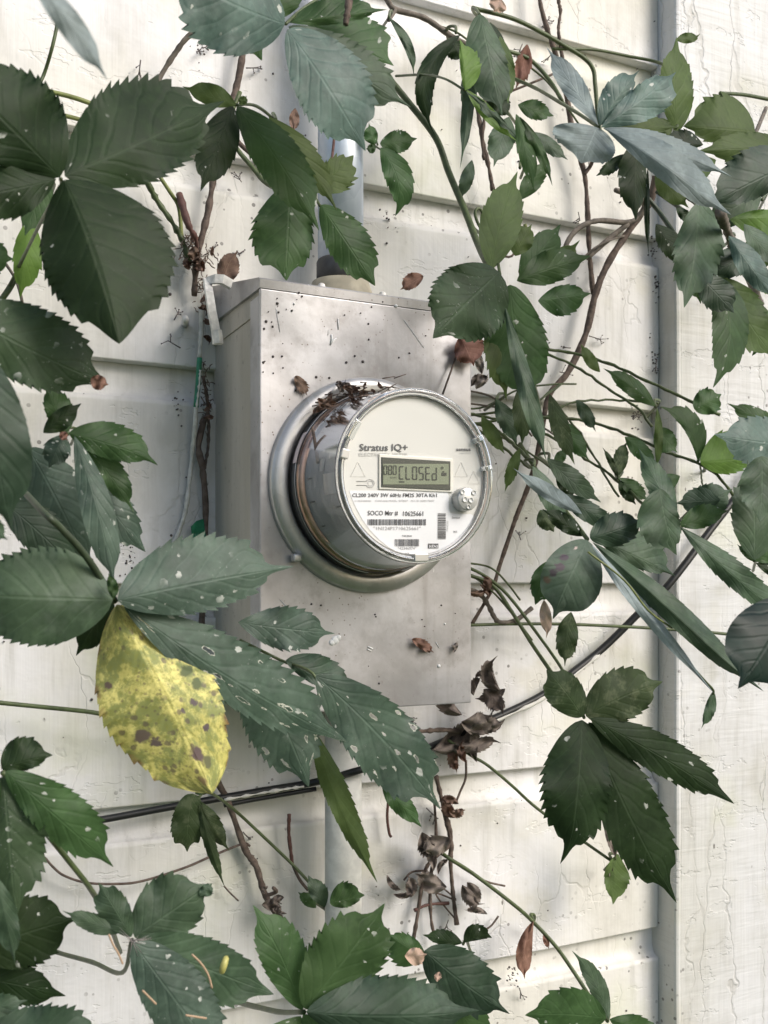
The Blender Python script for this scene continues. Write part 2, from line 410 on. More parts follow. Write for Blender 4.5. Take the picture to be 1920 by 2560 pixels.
# ------------------------------------------------------------------ ground
g = meshob('lawn', [(-120, -200, 0), (160, -200, 0), (160, 60, 0), (-120, 60, 0)], [[0, 1, 2, 3]], M_lawn, o=(0, 0, 0))
tag(g, kind='structure')

# ------------------------------------------------------------------ house wall: drop siding, corner board
S = .1912                                   # exposure of one siding board
FACE = .019                                 # board face in front of the wall plane
xL = -1.6
cornx = P(1690, HV, .047).x
def profile():
    z = [0.0, 0.0, .0004, .0010, .0018]; y = [.004, FACE - .0014, FACE - .0005, FACE, FACE]
    for k in (.03, .25, .5, .75, .97, 1.0): z.append(.0018 + (S - .0326) * k); y.append(FACE)
    zc = S - .0308
    for k in range(1, 9):
        a = k / 8 * math.pi / 2
        z.append(zc + .0002 + .014 * (1 - math.cos(a))); y.append(FACE - .0012 - .0095 * math.sin(a))
    z.append(S + .006); y.append(FACE - .0115)
    return list(zip(z, y))
PR = profile()
wall = thing('siding_wall', 'cream white painted drop siding wall with corner board, behind the creeper and meter', 'wall', (0, 0, 0))
rng = random.Random(3)
for k in range(-7, 9):
    z0 = CZ + k * S; vs = []; fs = []; nx = 60; n = len(PR)
    tilt = rng.uniform(-.0008, .0008); ph = rng.uniform(0, 9)
    for i in range(nx + 1):
        x = xL + (cornx - .0005 - xL) * i / nx
        for (z, y) in PR:
            w = .0007 * math.sin(x * 7 + ph) + .0005 * math.sin(x * 19 + z * 40 + ph * 2)
            vs.append((x, -(y + w), z0 + z + tilt * x * 2 + .0006 * math.sin(x * 11 + ph)))
    for i in range(nx):
        for j in range(n - 1):
            fs.append([i * n + j, (i + 1) * n + j, (i + 1) * n + j + 1, i * n + j + 1])
    meshob('siding_board', vs, fs, MW, wall, o=(0, 0, z0))
v, f = box(xL, cornx + .30, -.003, .10, 0, CZ + 9 * S)
meshob('sheathing', v, f, MW, wall, smooth=False)
# corner board with a small quirk bead along its inner edge
vs = []; fs = []
prof = [(cornx, -.002), (cornx, -.0435), (cornx + .0015, -.0462), (cornx + .004, -.047), (cornx + .0075, -.0462), (cornx + .0085, -.0440), (cornx + .0100, -.0445), (cornx + .30, -.0445), (cornx + .30, -.004)]
nz = 40
for i in range(nz + 1):
    z = .0 + (CZ + 9 * S) * i / nz
    for (x, y) in prof: vs.append((x + .0005 * math.sin(z * 23) + .0003 * math.sin(z * 61), y, z))
n = len(prof)
for i in range(nz):
    for j in range(n - 1): fs.append([i * n + j, i * n + j + 1, (i + 1) * n + j + 1, (i + 1) * n + j])
cb = meshob('corner_board', vs, fs, MC, wall, o=(cornx, 0, 0), smooth=False)
cb['label'] = 'wide white corner board with cracked paint at the right'

# ------------------------------------------------------------------ meter box
BD = .149                                              # box depth in front of the wall plane
bx0 = P(650, HV, BD).x; bx1 = P(1178, HV, BD).x
bz1 = P(1178, 770, BD).z; bz0 = P(1176, 1757, BD).z
bcx = (bx0 + bx1) / 2
mbox = thing('meter_box', 'weathered grey metal meter box fixed to the siding wall', 'meter box', (bcx, -.02, bz0))
v, f = box(bx0 + .0025, bx1 - .0025, -BD + .006, -.012, bz0 + .002, bz1 - .004, .0015)
meshob('box_body', v, f, M_side, mbox, smooth=False)
# front cover: a shallow pan that wraps the sides
G = Geo(); G.add(box(bx0, bx1, -BD, -BD + .0035, bz0, bz1 - .0073, .0010))
G.add(box(bx0, bx0 + .0014, -BD + .0036, -BD + .024, bz0 + .001, bz1 - .012, .0004))
G.add(box(bx1 - .0014, bx1, -BD + .0036, -BD + .024, bz0 + .001, bz1 - .012, .0004))
G.add(box(bx0 + .002, bx1 - .002, -BD + .0036, -BD + .024, bz0, bz0 + .0014, .0004))
G.build('front_cover', M_steel, mbox, smooth=False)
# hood: folded top that sheds the rain
hv = []; hf = []
for x in (bx0 - .0004, bx1 + .0004):
    hv += [(x, -BD - .0003, bz1 - .0070), (x, -BD - .0010, bz1 - .0004), (x, -BD + .002, bz1 + .0015), (x, -.014, bz1 + .030), (x, -.014, bz1 - .004), (x, -BD + .004, bz1 - .0070)]
for j in range(6): hf.append([j, (j + 1) % 6, 6 + (j + 1) % 6, 6 + j])
hf.append([5, 4, 3, 2, 1, 0]); hf.append([6, 7, 8, 9, 10, 11])
meshob('hood', hv, hf, M_steel, mbox, smooth=False)
v, f = box(bx0 + .0012, bx0 + .0022, -BD + .026, -.016, bz1 - .024, bz1 - .0100, .0002)
meshob('hood_flap', v, f, M_side, mbox, smooth=False)
M_scr = simple('bare_scratch', (.80, .80, .80), .45)
def scratch(pts, w, name='scratch'):
    q_ = [P(u, v, BD + .0004) for u, v in pts]; G = Geo(); r_ = w * M(pts[0][0], BD) / 2
    G.add(tube_geo(q_, [r_ * (.35 + .65 * math.sin(math.pi * (i + .5) / len(q_))) for i in range(len(q_))], 5)); G.build(name, M_scr, mbox)
scratch([(845, 797), (846, 810), (846, 824)], 3.5); scratch([(829, 836), (830, 848), (826, 862)], 6); scratch([(826, 862), (832, 853), (841, 845)], 5); scratch([(822, 825), (820, 838)], 2)
scratch([(770, 712), (782, 720), (794, 727)], 3); scratch([(1090, 1605), (1098, 1620)], 2); scratch([(920, 1617), (932, 1622)], 5); scratch([(918, 1623), (928, 1627)], 4)
scratch([(690, 770), (700, 830)], 1.6); scratch([(1010, 800), (1060, 870)], 1.4); scratch([(700, 1500), (760, 1560)], 1.6)
for (u, v, r_) in ((838, 1600, 12), (830, 1606, 9), (846, 1594, 8), (1097, 1665, 5), (1112, 1560, 3), (990, 765, 5), (735, 760, 3)):
    c_ = P(u, v, BD); vv, ff = tube_geo([c_ + Vector((0, .0005, 0)), c_ + Vector((0, -.0006, 0)), c_ + Vector((0, -.0011, 0))], [r_ * M(u, BD), r_ * M(u, BD) * .9, r_ * M(u, BD) * .4], 7)
    meshob('paint_blob', vv, ff, M_scr, mbox)
# hub plate with bolts where the conduit enters
cu = P(856, 680, .07); hubx = cu.x
G = Geo(); HY = -.066
G.add(lathe_geo(Vector((0, 0, 0)), [(.0, 0), (.032, 0), (.033, .004), (.029, .012), (.0255, .022), (.0, .022)], 40))
vs = [Vector((hubx + q.x, HY + q.z, bz1 + .010 - q.y)) for q in G.v]
meshob('conduit_hub', vs, G.f, M_hub, mbox)
for dx, dy in ((-.029, -.026), (.029, -.026), (-.029, .026), (.029, .026)):
    b0 = Vector((hubx + dx, HY + dy, bz1 + .008 - dy * .2))
    vv, ff = tube_geo([b0, b0 + Vector((0, 0, .004)), b0 + Vector((0, 0, .0075)), b0 + Vector((0, 0, .0085))], [.0036, .0036, .0028, .001], 10)
    meshob('bolt', vv, ff, M_white, mbox, smooth=False)

# conduits
cond = thing('conduit', 'galvanised steel conduit rising from the top of the meter box', 'conduit', (hubx, HY, bz1 + .03))
cr = 57 * M(856, .066)
vv, ff = tube_geo([Vector((hubx, HY, z)) for z in np.linspace(bz1 + .031, bz1 + 1.0, 8)], [cr] * 8, 40)
meshob('pipe', vv, ff, M_galv, cond)
vv, ff = tube_geo([Vector((hubx, HY, bz1 + .030)), Vector((hubx, HY, bz1 + .050)), Vector((hubx, HY, bz1 + .052))], [cr * 1.06, cr * 1.06, cr * 1.005], 40)
meshob('coupling', vv, ff, simple('dark_coupling_metal', (.10, .10, .105), .5, .5, .5, .3, 80, .3), cond)
lp = P(858, 2000, .06)
low = thing('pipe', 'white painted pipe running down the wall below the meter box', 'pipe', (lp.x, lp.y, bz0 - .5))
vv, ff = tube_geo([Vector((lp.x, lp.y, z)) for z in np.linspace(bz0 - .001, .02, 10)], [46 * M(858, .06)] * 10, 36)
meshob('pipe_run', vv, ff, M_pvc, low)

# ------------------------------------------------------------------ electricity meter
mc = P(925, 1214, BD); mc = Vector((mc.x, -BD, mc.z)); MS = (D - BD) / (D - .13)
meter = thing('electricity_meter', 'round clear domed electricity meter with digital display plugged into the grey box', 'electricity meter', mc)
rp = [(.0755, .0002), (.0755, .0065), (.0760, .0080), (.0778, .0088), (.0840, .0078), (.0878, .0064), (.0892, .0042), (.0896, .0002)]
v, f = lathe_geo(mc, rp, 128); ring = meshob('sealing_ring', v, f, M_ring, meter)
a = rad(222)
b0 = mc + Vector((math.cos(a) * .0915, -.008, math.sin(a) * .0915))
v, f = box(b0.x - .004, b0.x + .003, b0.y - .004, b0.y + .004, b0.z - .003, b0.z + .003, .001); meshob('latch', v, f, M_ring, ring)
v, f = lathe_geo(mc, [(.0, .004), (.0738, .004), (.0738, .0125), (.0725, .0145), (.066, .015), (.0, .015)], 96); meshob('base', v, f, M_dark, meter)
v, f = lathe_geo(mc, [(.0668, .0155), (.0715, .0155), (.0727, .0188), (.0715, .0220), (.0668, .0220)], 96); meshob('copper_ring', v, f, M_copper, meter)
bp = [(.0664, .016), (.0664, .024), (.0652, .0242), (.0650, .031), (.0638, .0312), (.0634, .040), (.0622, .0402), (.0605, .077), (.0590, .0792)]
v, f = lathe_geo(mc, bp, 128); body = meshob('inner_body', v, f, M_body, meter)
# small raised latches and slots on the inner body
for adeg, p0, w, hgt, mt in ((172, .046, .010, .004, M_body2), (165, .058, .007, .010, M_body2), (186, .052, .016, .022, M_body2), (158, .050, .002, .018, M_dark), (203, .058, .0015, .010, M_dark), (196, .026, .0012, .006, M_dark), (214, .026, .0012, .006, M_dark), (180, .026, .0012, .006, M_dark), (228, .026, .0012, .006, M_dark)):
    rr = .0665 - (p0 - .016) * .095 + .0002; G = Geo(); vs = []; nn = 6
    for i in range(nn + 1):
        aa = rad(adeg) + (i / nn - .5) * w / rr
        for pp in (p0, p0 + hgt):
            r2 = .0668 - (pp - .016) * .098 + .0004
            for e in (-.0012, .0):
                vs.append(mc + Vector((math.cos(aa) * (r2 + e), -pp, math.sin(aa) * (r2 + e))))
    fs = []
    for i in range(nn):
        k = i * 4; q = k + 4
        fs += [[k + 1, q + 1, q + 3, k + 3], [k, k + 1, q + 1, q][::-1], [k + 2, k + 3, q + 3, q + 2]]
    meshob('body_latch' if mt is M_body2 else 'body_slot', vs, fs, mt, body)
FP = .0805                                            # face plate stands this far in front of the box
v, f = disc_geo(mc, .0598, FP); face = meshob('face_plate', v, f, M_face, meter, smooth=False)
# clear cover shell, then the thick clear rim
cp = [(.0733, .0145), (.0742, .019), (.0733, .0225), (.0712, .0232), (.0706, .026), (.0668, .0815)]
v, f = lathe_geo(mc, cp, 128); cover = meshob('clear_cover', v, f, M_hazy, meter)
v, f = disc_geo(mc, .0612, .0866); meshob('cover_front', v, f, M_clear, cover, smooth=False)
rimp = []
for k in range(16):
    aa = 2 * math.pi * k / 16; rimp.append((.0640 + .0027 * math.cos(aa), .0835 + .0042 * math.sin(aa)))
v, f = lathe_geo(mc, rimp, 128, True); rim = meshob('rim', v, f, M_rim, meter)
v, f = lathe_geo(mc, [(.0597, .0822), (.0601, .0802), (.0613, .0802), (.0613, .0832), (.0609, .0838)], 128); meshob('inner_bezel', v, f, simple('bezel_plastic', (.60, .60, .58), .3), meter)
for adeg, w in ((168, .007), (150, .016), (272, .012), (30, .005), (8, .004)):
    aa = rad(adeg); q = mc + Vector((math.cos(aa) * .0622, -.0835, math.sin(aa) * .0622))
    G = Geo(); v, f = box(-w / 2, w / 2, -.0048, .004, -.003, .003, .0008)
    tv = Vector((-math.sin(aa), 0, math.cos(aa))); rv = Vector((math.cos(aa), 0, math.sin(aa)))
    meshob('rim_lug', [q + tv * p_.x + Vector((0, p_.y, 0)) + rv * p_.z for p_ in v], f, M_port if adeg in (168, 272) else M_rim, rim, smooth=False)
# red-white sticker band and brass tag at the foot of the cover
vs = []; 
for i in range(9):
    aa = rad(150 + 20 * i / 8)
    for pp in (.0145, .0225): vs.append(mc + Vector((math.cos(aa) * .0752, -pp, math.sin(aa) * .0752)))
meshob('paper_sticker', vs, [[2 * i, 2 * i + 1, 2 * i + 3, 2 * i + 2] for i in range(8)], simple('pale_pink_sticker', (.66, .56, .57), .5), meter)
vs = []
for i in range(9):
    aa = rad(262 + 24 * i / 8)
    for pp in (.016, .0215): vs.append(mc + Vector((math.cos(aa) * .0748, -pp, math.sin(aa) * .0748)))
meshob('brass_clip', vs, [[2 * i, 2 * i + 1, 2 * i + 3, 2 * i + 2] for i in range(8)], M_brass, meter)

# ---- the printed face.  z_(x, y): zoomed crop coordinates -> point on the face plate
FY = BD + FP
def fpt(zx, zy, lift=0.0):
    q = mc + (P(840 + zx / 4.1475, 960 + zy / 4.1475, BD + FP * MS) - mc) / MS; return Vector((q.x, q.y - lift, q.z))
def quad(name, x0, y0, x1, y1, mat, parent, lift=.0003):
    return meshob(name, [fpt(x0, y1, lift), fpt(x1, y1, lift), fpt(x1, y0, lift), fpt(x0, y0, lift)], [[0, 1, 2, 3]], mat, parent, smooth=False)
def poly(name, pts, mat, parent, lift=.0003):
    return meshob(name, [fpt(x, y, lift) for x, y in pts], [list(range(len(pts)))[::-1]], mat, parent, smooth=False)
def text(name, s, x0, y, x1, cap, mat, parent, bold=0.0, lift=.0006, vert=False):
    cu_ = bpy.data.curves.new('t', 'FONT'); cu_.body = s; cu_.size = 1.0; cu_.offset = bold; cu_.resolution_u = 2
    ob = bpy.data.objects.new('t', cu_); COL.objects.link(ob)
    dg = bpy.context.evaluated_depsgraph_get(); me0 = ob.evaluated_get(dg).to_mesh()
    vs = [v_.co.copy() for v_ in me0.vertices]; fs = [list(p_.vertices) for p_ in me0.polygons]
    ob.evaluated_get(dg).to_mesh_clear(); bpy.data.objects.remove(ob); bpy.data.curves.remove(cu_)
    mnx = min(q.x for q in vs); mxx = max(q.x for q in vs)
    sx = (x1 - x0) / (mxx - mnx); sy = cap / .70
    if vert: out = [fpt(y - q.y * sy, x1 - (q.x - mnx) * sx, lift) for q in vs]
    else: out = [fpt(x0 + (q.x - mnx) * sx, y - q.y * sy, lift) for q in vs]
    return meshob(name, out, fs, mat, parent, smooth=False)
lab = poly('paper_label', [(135, 1105), (1120, 1103), (1150, 1118), (1165, 1150), (1170, 1290), (1182, 1335), (1215, 1345), (1400, 1350), (1432, 1375), (1405, 1440), (1340, 1535), (1265, 1620), (1180, 1690), (1090, 1740), (990, 1778), (880, 1795), (780, 1790), (650, 1752), (540, 1690), (440, 1610), (350, 1515), (270, 1405), (205, 1285), (160, 1180)], M_label, face)
text('lettering', 'Stratus IQ+', 240, 692, 740, 70, M_ink, face, .014)
text('lettering', 'ELECTRICITY METER', 238, 748, 742, 33, M_emb, face, .0, .0006).data.materials[0] = simple('light_grey_print', (.42, .42, .40), .6)
text('lettering', 'sensus', 1243, 695, 1392, 36, M_ink, face, .02)
text('lettering', 'a xylem brand', 1275, 722, 1392, 14, M_ink2, face)
text('lettering', 'CL200 240V 3W 60Hz FM2S 30TA Kh1', 165, 1172, 1043, 38, M_ink, lab, .015, .0007)
text('lettering', 'C12GE0000000     CONTAINS MODEL: IDTB007    FCC ID: SDBIDTB007', 190, 1222, 1015, 20, M_ink2, lab, 0, .0007)
text('lettering', 'SOCO Mtr #', 325, 1362, 640, 48, M_ink, lab, .012, .0007)
text('lettering', '10625661', 692, 1368, 902, 48, M_ink, lab, .0125, .0007)
text('lettering', '"1N124P1710625661"', 385, 1515, 875, 36, M_ink2, lab, .0, .0007)
text('lettering', 'TYPE B5A0', 680, 1585, 782, 18, M_ink, lab, .01, .0007)
text('lettering', '*42346974*', 637, 1718, 830, 30, M_ink2, lab, 0, .0007)
text('lettering', '0620', 712, 1768, 755, 18, M_ink, lab, .01, .0007)
text('lettering', 'Sensus', 1197, 1396, 1280, 22, M_ink, lab, .0, .0007)
text('lettering', 'B02', 1215, 1540, 1252, 18, M_ink, lab, .01, .0007)
text('lettering', '77642203', 1420, 1160, 1530, 18, M_ink2, lab, 0, .0007, True)
quad('logo_badge', 950, 1655, 1058, 1705, M_ink, lab, .0006)
text('lettering', '(cDc)', 958, 1694, 1050, 26, M_label, lab, .02, .0010)
def bars(x0, y0, x1, y1, seed, nb, vert=False):
    r_ = random.Random(seed); G = Geo(); x = x0; u_ = (x1 - x0) / (nb * 2.9) if not vert else (y1 - y0) / (nb * 2.9)
    p_ = x0 if not vert else y0; end = x1 if not vert else y1
    while p_ < end:
        w = u_ * r_.choice((1, 1, 2, 2.4)); e = min(end, p_ + w)
        if vert: q = [fpt(x0, e, .0007), fpt(x1, e, .0007), fpt(x1, p_, .0007), fpt(x0, p_, .0007)]
        else: q = [fpt(p_, y1, .0007), fpt(e, y1, .0007), fpt(e, y0, .0007), fpt(p_, y0, .0007)]
        G.add((q, [[0, 1, 2, 3]])); p_ = e + u_ * r_.choice((.8, 1, 1.6))
    return G.build('barcode', M_ink, lab, smooth=False)
bars(325, 1402, 935, 1465, 1, 42); bars(605, 1608, 858, 1683, 2, 34); bars(1050, 1340, 1135, 1610, 3, 24, True)
# display
fr = Geo(); v, f = box(0, 1, 0, 1, 0, 1)
def slab(name, x0, y0, x1, y1, h, mat, parent, base=0.0):
    a_, b_ = fpt(x0, y1), fpt(x1, y0); vv, ff = box(a_.x, b_.x, a_.y - base - h, a_.y - base + .0004, a_.z, b_.z, min(.0006, h * .4))
    return meshob(name, vv, ff, mat, parent, smooth=False)
slab('display_bezel', 440, 775, 1205, 1090, .0016, simple('bezel_cream', (.69, .68, .62), .4), face)
lcdf = slab('display_frame', 460, 803, 1172, 1070, .0008, M_lcdframe, face, .0016)
quad('display_screen', 472, 832, 1150, 1045, M_lcd, lcdf, .0028)
SEG = {'0': 'abcdef', '8': 'abcdefg', 'C': 'adef', 'L': 'def', 'O': 'abcdef', 'S': 'acdfg', 'E': 'adefg', 'd': 'bcdeg'}
def seven(ch, x, y, w, h, t_):
    G = Geo(); m_ = y + h / 2; g_ = t_ * .12
    R = {'a': (x + t_ * .6, y, x + w - t_ * .6, y + t_), 'd': (x + t_ * .6, y + h - t_, x + w - t_ * .6, y + h), 'g': (x + t_ * .6, m_ - t_ / 2, x + w - t_ * .6, m_ + t_ / 2),
         'f': (x, y + t_ * .5, x + t_, m_ - g_ - t_ * .2), 'b': (x + w - t_, y + t_ * .5, x + w, m_ - g_ - t_ * .2), 'e': (x, m_ + g_ + t_ * .2, x + t_, y + h - t_ * .5), 'c': (x + w - t_, m_ + g_ + t_ * .2, x + w, y + h - t_ * .5)}
    for s_ in SEG[ch]:
        a0, b0_, a1, b1 = R[s_]; G.add(([fpt(a0, b1, .0031), fpt(a1, b1, .0031), fpt(a1, b0_, .0031), fpt(a0, b0_, .0031)], [[0, 1, 2, 3]]))
    return G
for i, ch in enumerate('080'): seven(ch, 475 + i * 48, 848, 40, 98, 10).build('digit', M_seg, lcdf, smooth=False)
for i, ch in enumerate('CLOSEd'): seven(ch, 634 + i * 68, 855 + (2 * i), 54, 140, 13).build('character', M_seg, lcdf, smooth=False)
quad('display_mark', 634, 1012, 690, 1025, M_seg, lcdf, .0031); text('display_mark', 'BLOCKED', 545, 982, 612, 16, M_seg, lcdf, 0, .0031)
text('display_mark', 'o', 1066, 888, 1095, 40, M_seg, lcdf, .02, .0031); quad('display_mark', 1075, 925, 1128, 955, M_seg, lcdf, .0031); quad('display_mark', 1085, 908, 1105, 920, M_seg, lcdf, .0031)
# embossed warning triangles and the key symbol
def outline(name, pts, wpx, mat, parent, closed=True):
    q = [fpt(x, y, .0004) for x, y in pts]
    if closed: q.append(q[0])
    vv, ff = [], []; G = Geo(); r_ = wpx / 4.1475 * M(1040, FY) / 2
    G.add(tube_geo(q, [r_] * len(q), 4)); return G.build(name, mat, parent)
for x0, y0, w, h in ((150, 810, 152, 150), (1228, 815, 135, 145), (1362, 905, 125, 130)):
    outline('warning_triangle', [(x0 + w / 2, y0), (x0 + w, y0 + h), (x0, y0 + h)], 4, M_emb, face)
outline('key_symbol', [(210, 1010), (318, 1010)] + [(355 + 42 * math.cos(rad(200 + 320 * k / 18 - 0)), 1032 + 42 * math.sin(rad(215 + 290 * k / 18))) for k in range(19)] + [(318, 1050), (210, 1050)], 5, M_ink2, face, False)
outline('key_symbol', [(355 + 26 * math.cos(rad(20 * k)), 1032 + 26 * math.sin(rad(20 * k))) for k in range(18)], 4, M_ink2, face)
# optical port: a stubby clear-grey post on the cover front
op = mc + (P(840 + 1388 / 4.1475, 960 + 1188 / 4.1475, BD + .0925 * MS) - mc) / MS; pr = 124 / 4.1475 * M(1170, BD + .0925)
oc = Vector((op.x, -BD - .0868, op.z))
v, f = lathe_geo(oc, [(pr * 1.04, -.012), (pr * 1.02, .0012), (pr * .98, .0026), (pr * .93, .0030), (0.0001, .0030)], 48)
port = meshob('optical_port', v, f, M_port, meter)
for dx, dz, r_ in ((-.0052, .0050, .0020), (.0050, .0050, .0020), (-.0030, -.0006, .0023), (.0024, -.0010, .0022), (0, -.0062, .0018)):
    q = oc + Vector((dx, -.0030, dz)); v, f = lathe_geo(q, [(r_, .0), (r_, .0008), (r_ * .75, .0008), (r_ * .7, .0002), (.00005, .0002)], 16)
    meshob('port_ring', v, f, simple('port_ring_plastic', (.60, .60, .58), .3) if r_ > .0019 else M_port, port)

meter.scale = (MS, MS, MS)

# ------------------------------------------------------------------ cables and wires
def tube(name, pts, rpx, mat, parent=None, taper=None, n=6, rough=0.0, sides=7, seed=0, wob=0.0):
    path = catmull([P(*p) for p in pts], n); r_ = random.Random(seed + len(pts) * 7 + int(pts[0][0]))
    N = len(path); rr = []
    for i in range(N):
        k = i / (N - 1); u0 = pts[min(len(pts) - 1, int(k * (len(pts) - 1)))]
        w = rpx * M(u0[0], u0[2]) * (1 if taper is None else 1 + (taper - 1) * k) * (1 + rough * r_.uniform(-1, 1.4)); rr.append(w)
        if wob: path[i] = path[i] + Vector((r_.uniform(-1, 1), r_.uniform(-1, 1), r_.uniform(-1, 1))) * wob
    v, f = tube_geo(path, rr, sides); ob = meshob(name, v, f, mat, parent, o=path[0]); return ob
CAB = [(100, 2072, .030), (255, 2049, .030), (440, 2015, .031), (640, 1980, .033), (790, 1955, .045), (900, 1925, .088), (1010, 1890, .060), (1075, 1868, .034), (1200, 1812, .034), (1350, 1741, .034), (1430, 1682, .034), (1510, 1618, .035), (1600, 1530, .045), (1675, 1458, .062), (1795, 1300, .064), (1905, 1160, .064), (2030, 1010, .06)]
cab = thing('cable', 'thick black rubber cable slanting across the wall below the meter box', 'cable', P(*CAB[0]))
tube('sheath', CAB, 9.5, M_cable, cab, n=8, sides=12)
tube('paint_drip', [(1205, 1818, .0365), (1290, 1779, .0365), (1352, 1749, .0365), (1432, 1690, .0365), (1500, 1634, .0365)], 4.2, M_cablepaint, cab, rough=.5, sides=6)
tube('paint_drip', [(560, 1999, .0335), (640, 1985, .0355), (700, 1975, .0400), (760, 1966, .044)], 3.6, M_cablepaint, cab, rough=.5, sides=6)
tube('second_strand', [(560, 2013, .029), (640, 1998, .031), (790, 1972, .040)], 6.0, M_cable, cab, sides=10)
WIR = [(506, 770, .036), (503, 833, .036), (499, 895, .036), (496, 949, .036), (490, 1018, .036), (488, 1064, .034), (480, 1138, .027), (472, 1219, .027), (463, 1280, .027), (447, 1330, .027), (420, 1400, .027), (405, 1500, .026), (400, 1700, .026)]
wir = thing('ground_wire', 'thin green ground wire coated in white paint running down left of the meter box', 'wire', P(*WIR[0]))
tube('painted_length', WIR[:3], 6, M_wirep, wir, rough=.25, sides=8)
tube('green_length', WIR[2:5], 7, M_green, wir, sides=8)
tube('painted_length', WIR[4:], 5.5, M_wirep, wir, rough=.2, sides=8)
tube('paint_skin', [(501, 925, .0388), (499, 955, .0388), (495, 990, .0388), (491, 1022, .0382)], 2.6, M_wirep, wir, rough=.6, sides=6)

# ------------------------------------------------------------------ leaf builder
SIDE = {'u': (0, -1), 'd': (0, 1), 'l': (-1, 0), 'r': (1, 0)}
rnd_leaf = random.Random(11)
def leaflet(parent, b, t, side, wa, wb, mat, d, e=0.0, a=.72, p=.42, bend=0.0, fo=(None, None), bulge=None, teeth=None, tooth=.105, hook=0.0, wav=.0014, tip=.6, name='leaflet', crumple=0.0, notch=0.0):
    r = rnd_leaf
    b = np.array(b, float); t = np.array(t, float); L = np.hypot(*(t - b)); dr = (t - b) / L
    nrm = np.array([dr[1], -dr[0]]); sv = np.array(SIDE[side], float)
    sg = 1.0 if nrm @ sv > 0 else -1.0
    w1, w2 = (wa, wb) if sg > 0 else (wb, wa)                 # w1 on +nrm
    mpp = M(b[0], d); Lm = L * mpp
    f1 = fo[0] if fo[0] is not None else r.uniform(-.26, .10) * wa * mpp
    f2 = fo[1] if fo[1] is not None else r.uniform(-.26, .10) * wb * mpp
    if sg < 0: f1, f2 = f2, f1
    if bulge is None: bulge = r.uniform(.02, .10)
    if teeth is None: teeth = int(max(5, min(11, L / 34)))
    def wid(s):
        if s <= 0 or s >= 1: return 0.0
        if s < p: return math.sin(math.pi / 2 * s / p) ** (a * 1.15)
        x = (s - p) / (1 - p); k = min(1, max(0, (x - .52) / .3)); k = k * k * (3 - 2 * k)
        return (1 - x) ** .9 * (1 + .9 * x) * (1 - tip * k)
    ss = [0, .02, .05, .09, .13, .175]; am = [0] * 6
    for k in range(teeth):
        s0 = .22 + .61 * k / teeth; ds = .61 / teeth; A = r.uniform(.5, 1.3) * (1 if k else .5)
        ss += [s0, s0 + ds * .35, s0 + ds * .70, s0 + ds * .94]; am += [0, .35 * A, .75 * A, 1.0 * A]
    ss += [.845, .87, .90, .93, .96, .985, 1.0]; am += [0] * 7
    cols = [-1, -.93, -.75, -.5, -.25, -.07, 0, .07, .25, .5, .75, .93, 1]
    tip = tip * r.uniform(.7, 1.25); tooth = tooth * r.uniform(.75, 1.2); wav = wav * r.uniform(.6, 2.4); asym = r.uniform(-.05, .05); curl = r.uniform(-.22, .14) * Lm
    if bend == 0.0: bend = r.uniform(-.035, .035)
    ph = r.uniform(0, 6.28); ph2 = r.uniform(0, 6.28)
    vs = []; uv = []; hx = r.uniform(-1, 1)
    def cen(s):
        k = bend * 4 * s * (1 - s) + hook * max(0, s - .7) ** 2 * 8
        return b + dr * L * s + nrm * sg * k * L
    for s, A in zip(ss, am):
        c = cen(s); dc = cen(min(1, s + .02)) - cen(max(0, s - .02)); dc = dc / np.hypot(*dc); nn = np.array([dc[1], -dc[0]])
        w = wid(s)
        w = max(w, .012 if s < 1 else 0)
        for q in cols:
            ww = (w1 if q > 0 else w2) * w * (1 - tooth * .4) * abs(q); edge = abs(q) > .98
            if edge: ww += (w1 if q > 0 else w2) * A * tooth * min(1.0, 2.2 * w)
            fwd = dc * (A * tooth * .75 * max(w1, w2) * min(1.0, 1.6 * w) if edge else 0)
            # side lobes sweep a little towards the tip
            pt = c + nn * ww * (1 if q > 0 else -1) + fwd
            pt = pt + dc * (asym * L * w * abs(q) * (1 if q > 0 else -1) * .6)
            ff = (f1 if q > 0 else f2) * abs(q) ** 1.25 * min(1, w * 1.2)
            dep = d + e * s + bulge * Lm * 4 * s * (1 - s) * (1 - .3 * abs(q)) + ff
            dep += curl * max(0.0, s - .45) ** 2 * 2.2
            dep += wav * math.sin(s * 15 + ph + (2 if q > 0 else 0)) * q * q * w + .0003 * math.sin(s * 42 - abs(q) * 12 + ph2) * abs(q) * (1 - abs(q)) * 3 * w
            if crumple: dep += crumple * Lm * (math.sin(s * 5 + q * 3 + ph) * .55 + math.sin(s * 9 - q * 5 + ph2) * .3)
            vs.append(P(pt[0], pt[1], max(.022, dep))); uv.append((s, (q + 1) / 2))
    m = len(cols); fs = []
    for i in range(len(ss) - 1):
        for j in range(m - 1): fs.append([i * m + j, (i + 1) * m + j, (i + 1) * m + j + 1, i * m + j + 1])
    return meshob(name, vs, fs, mat, parent, o=P(b[0], b[1], d), uvs=uv)

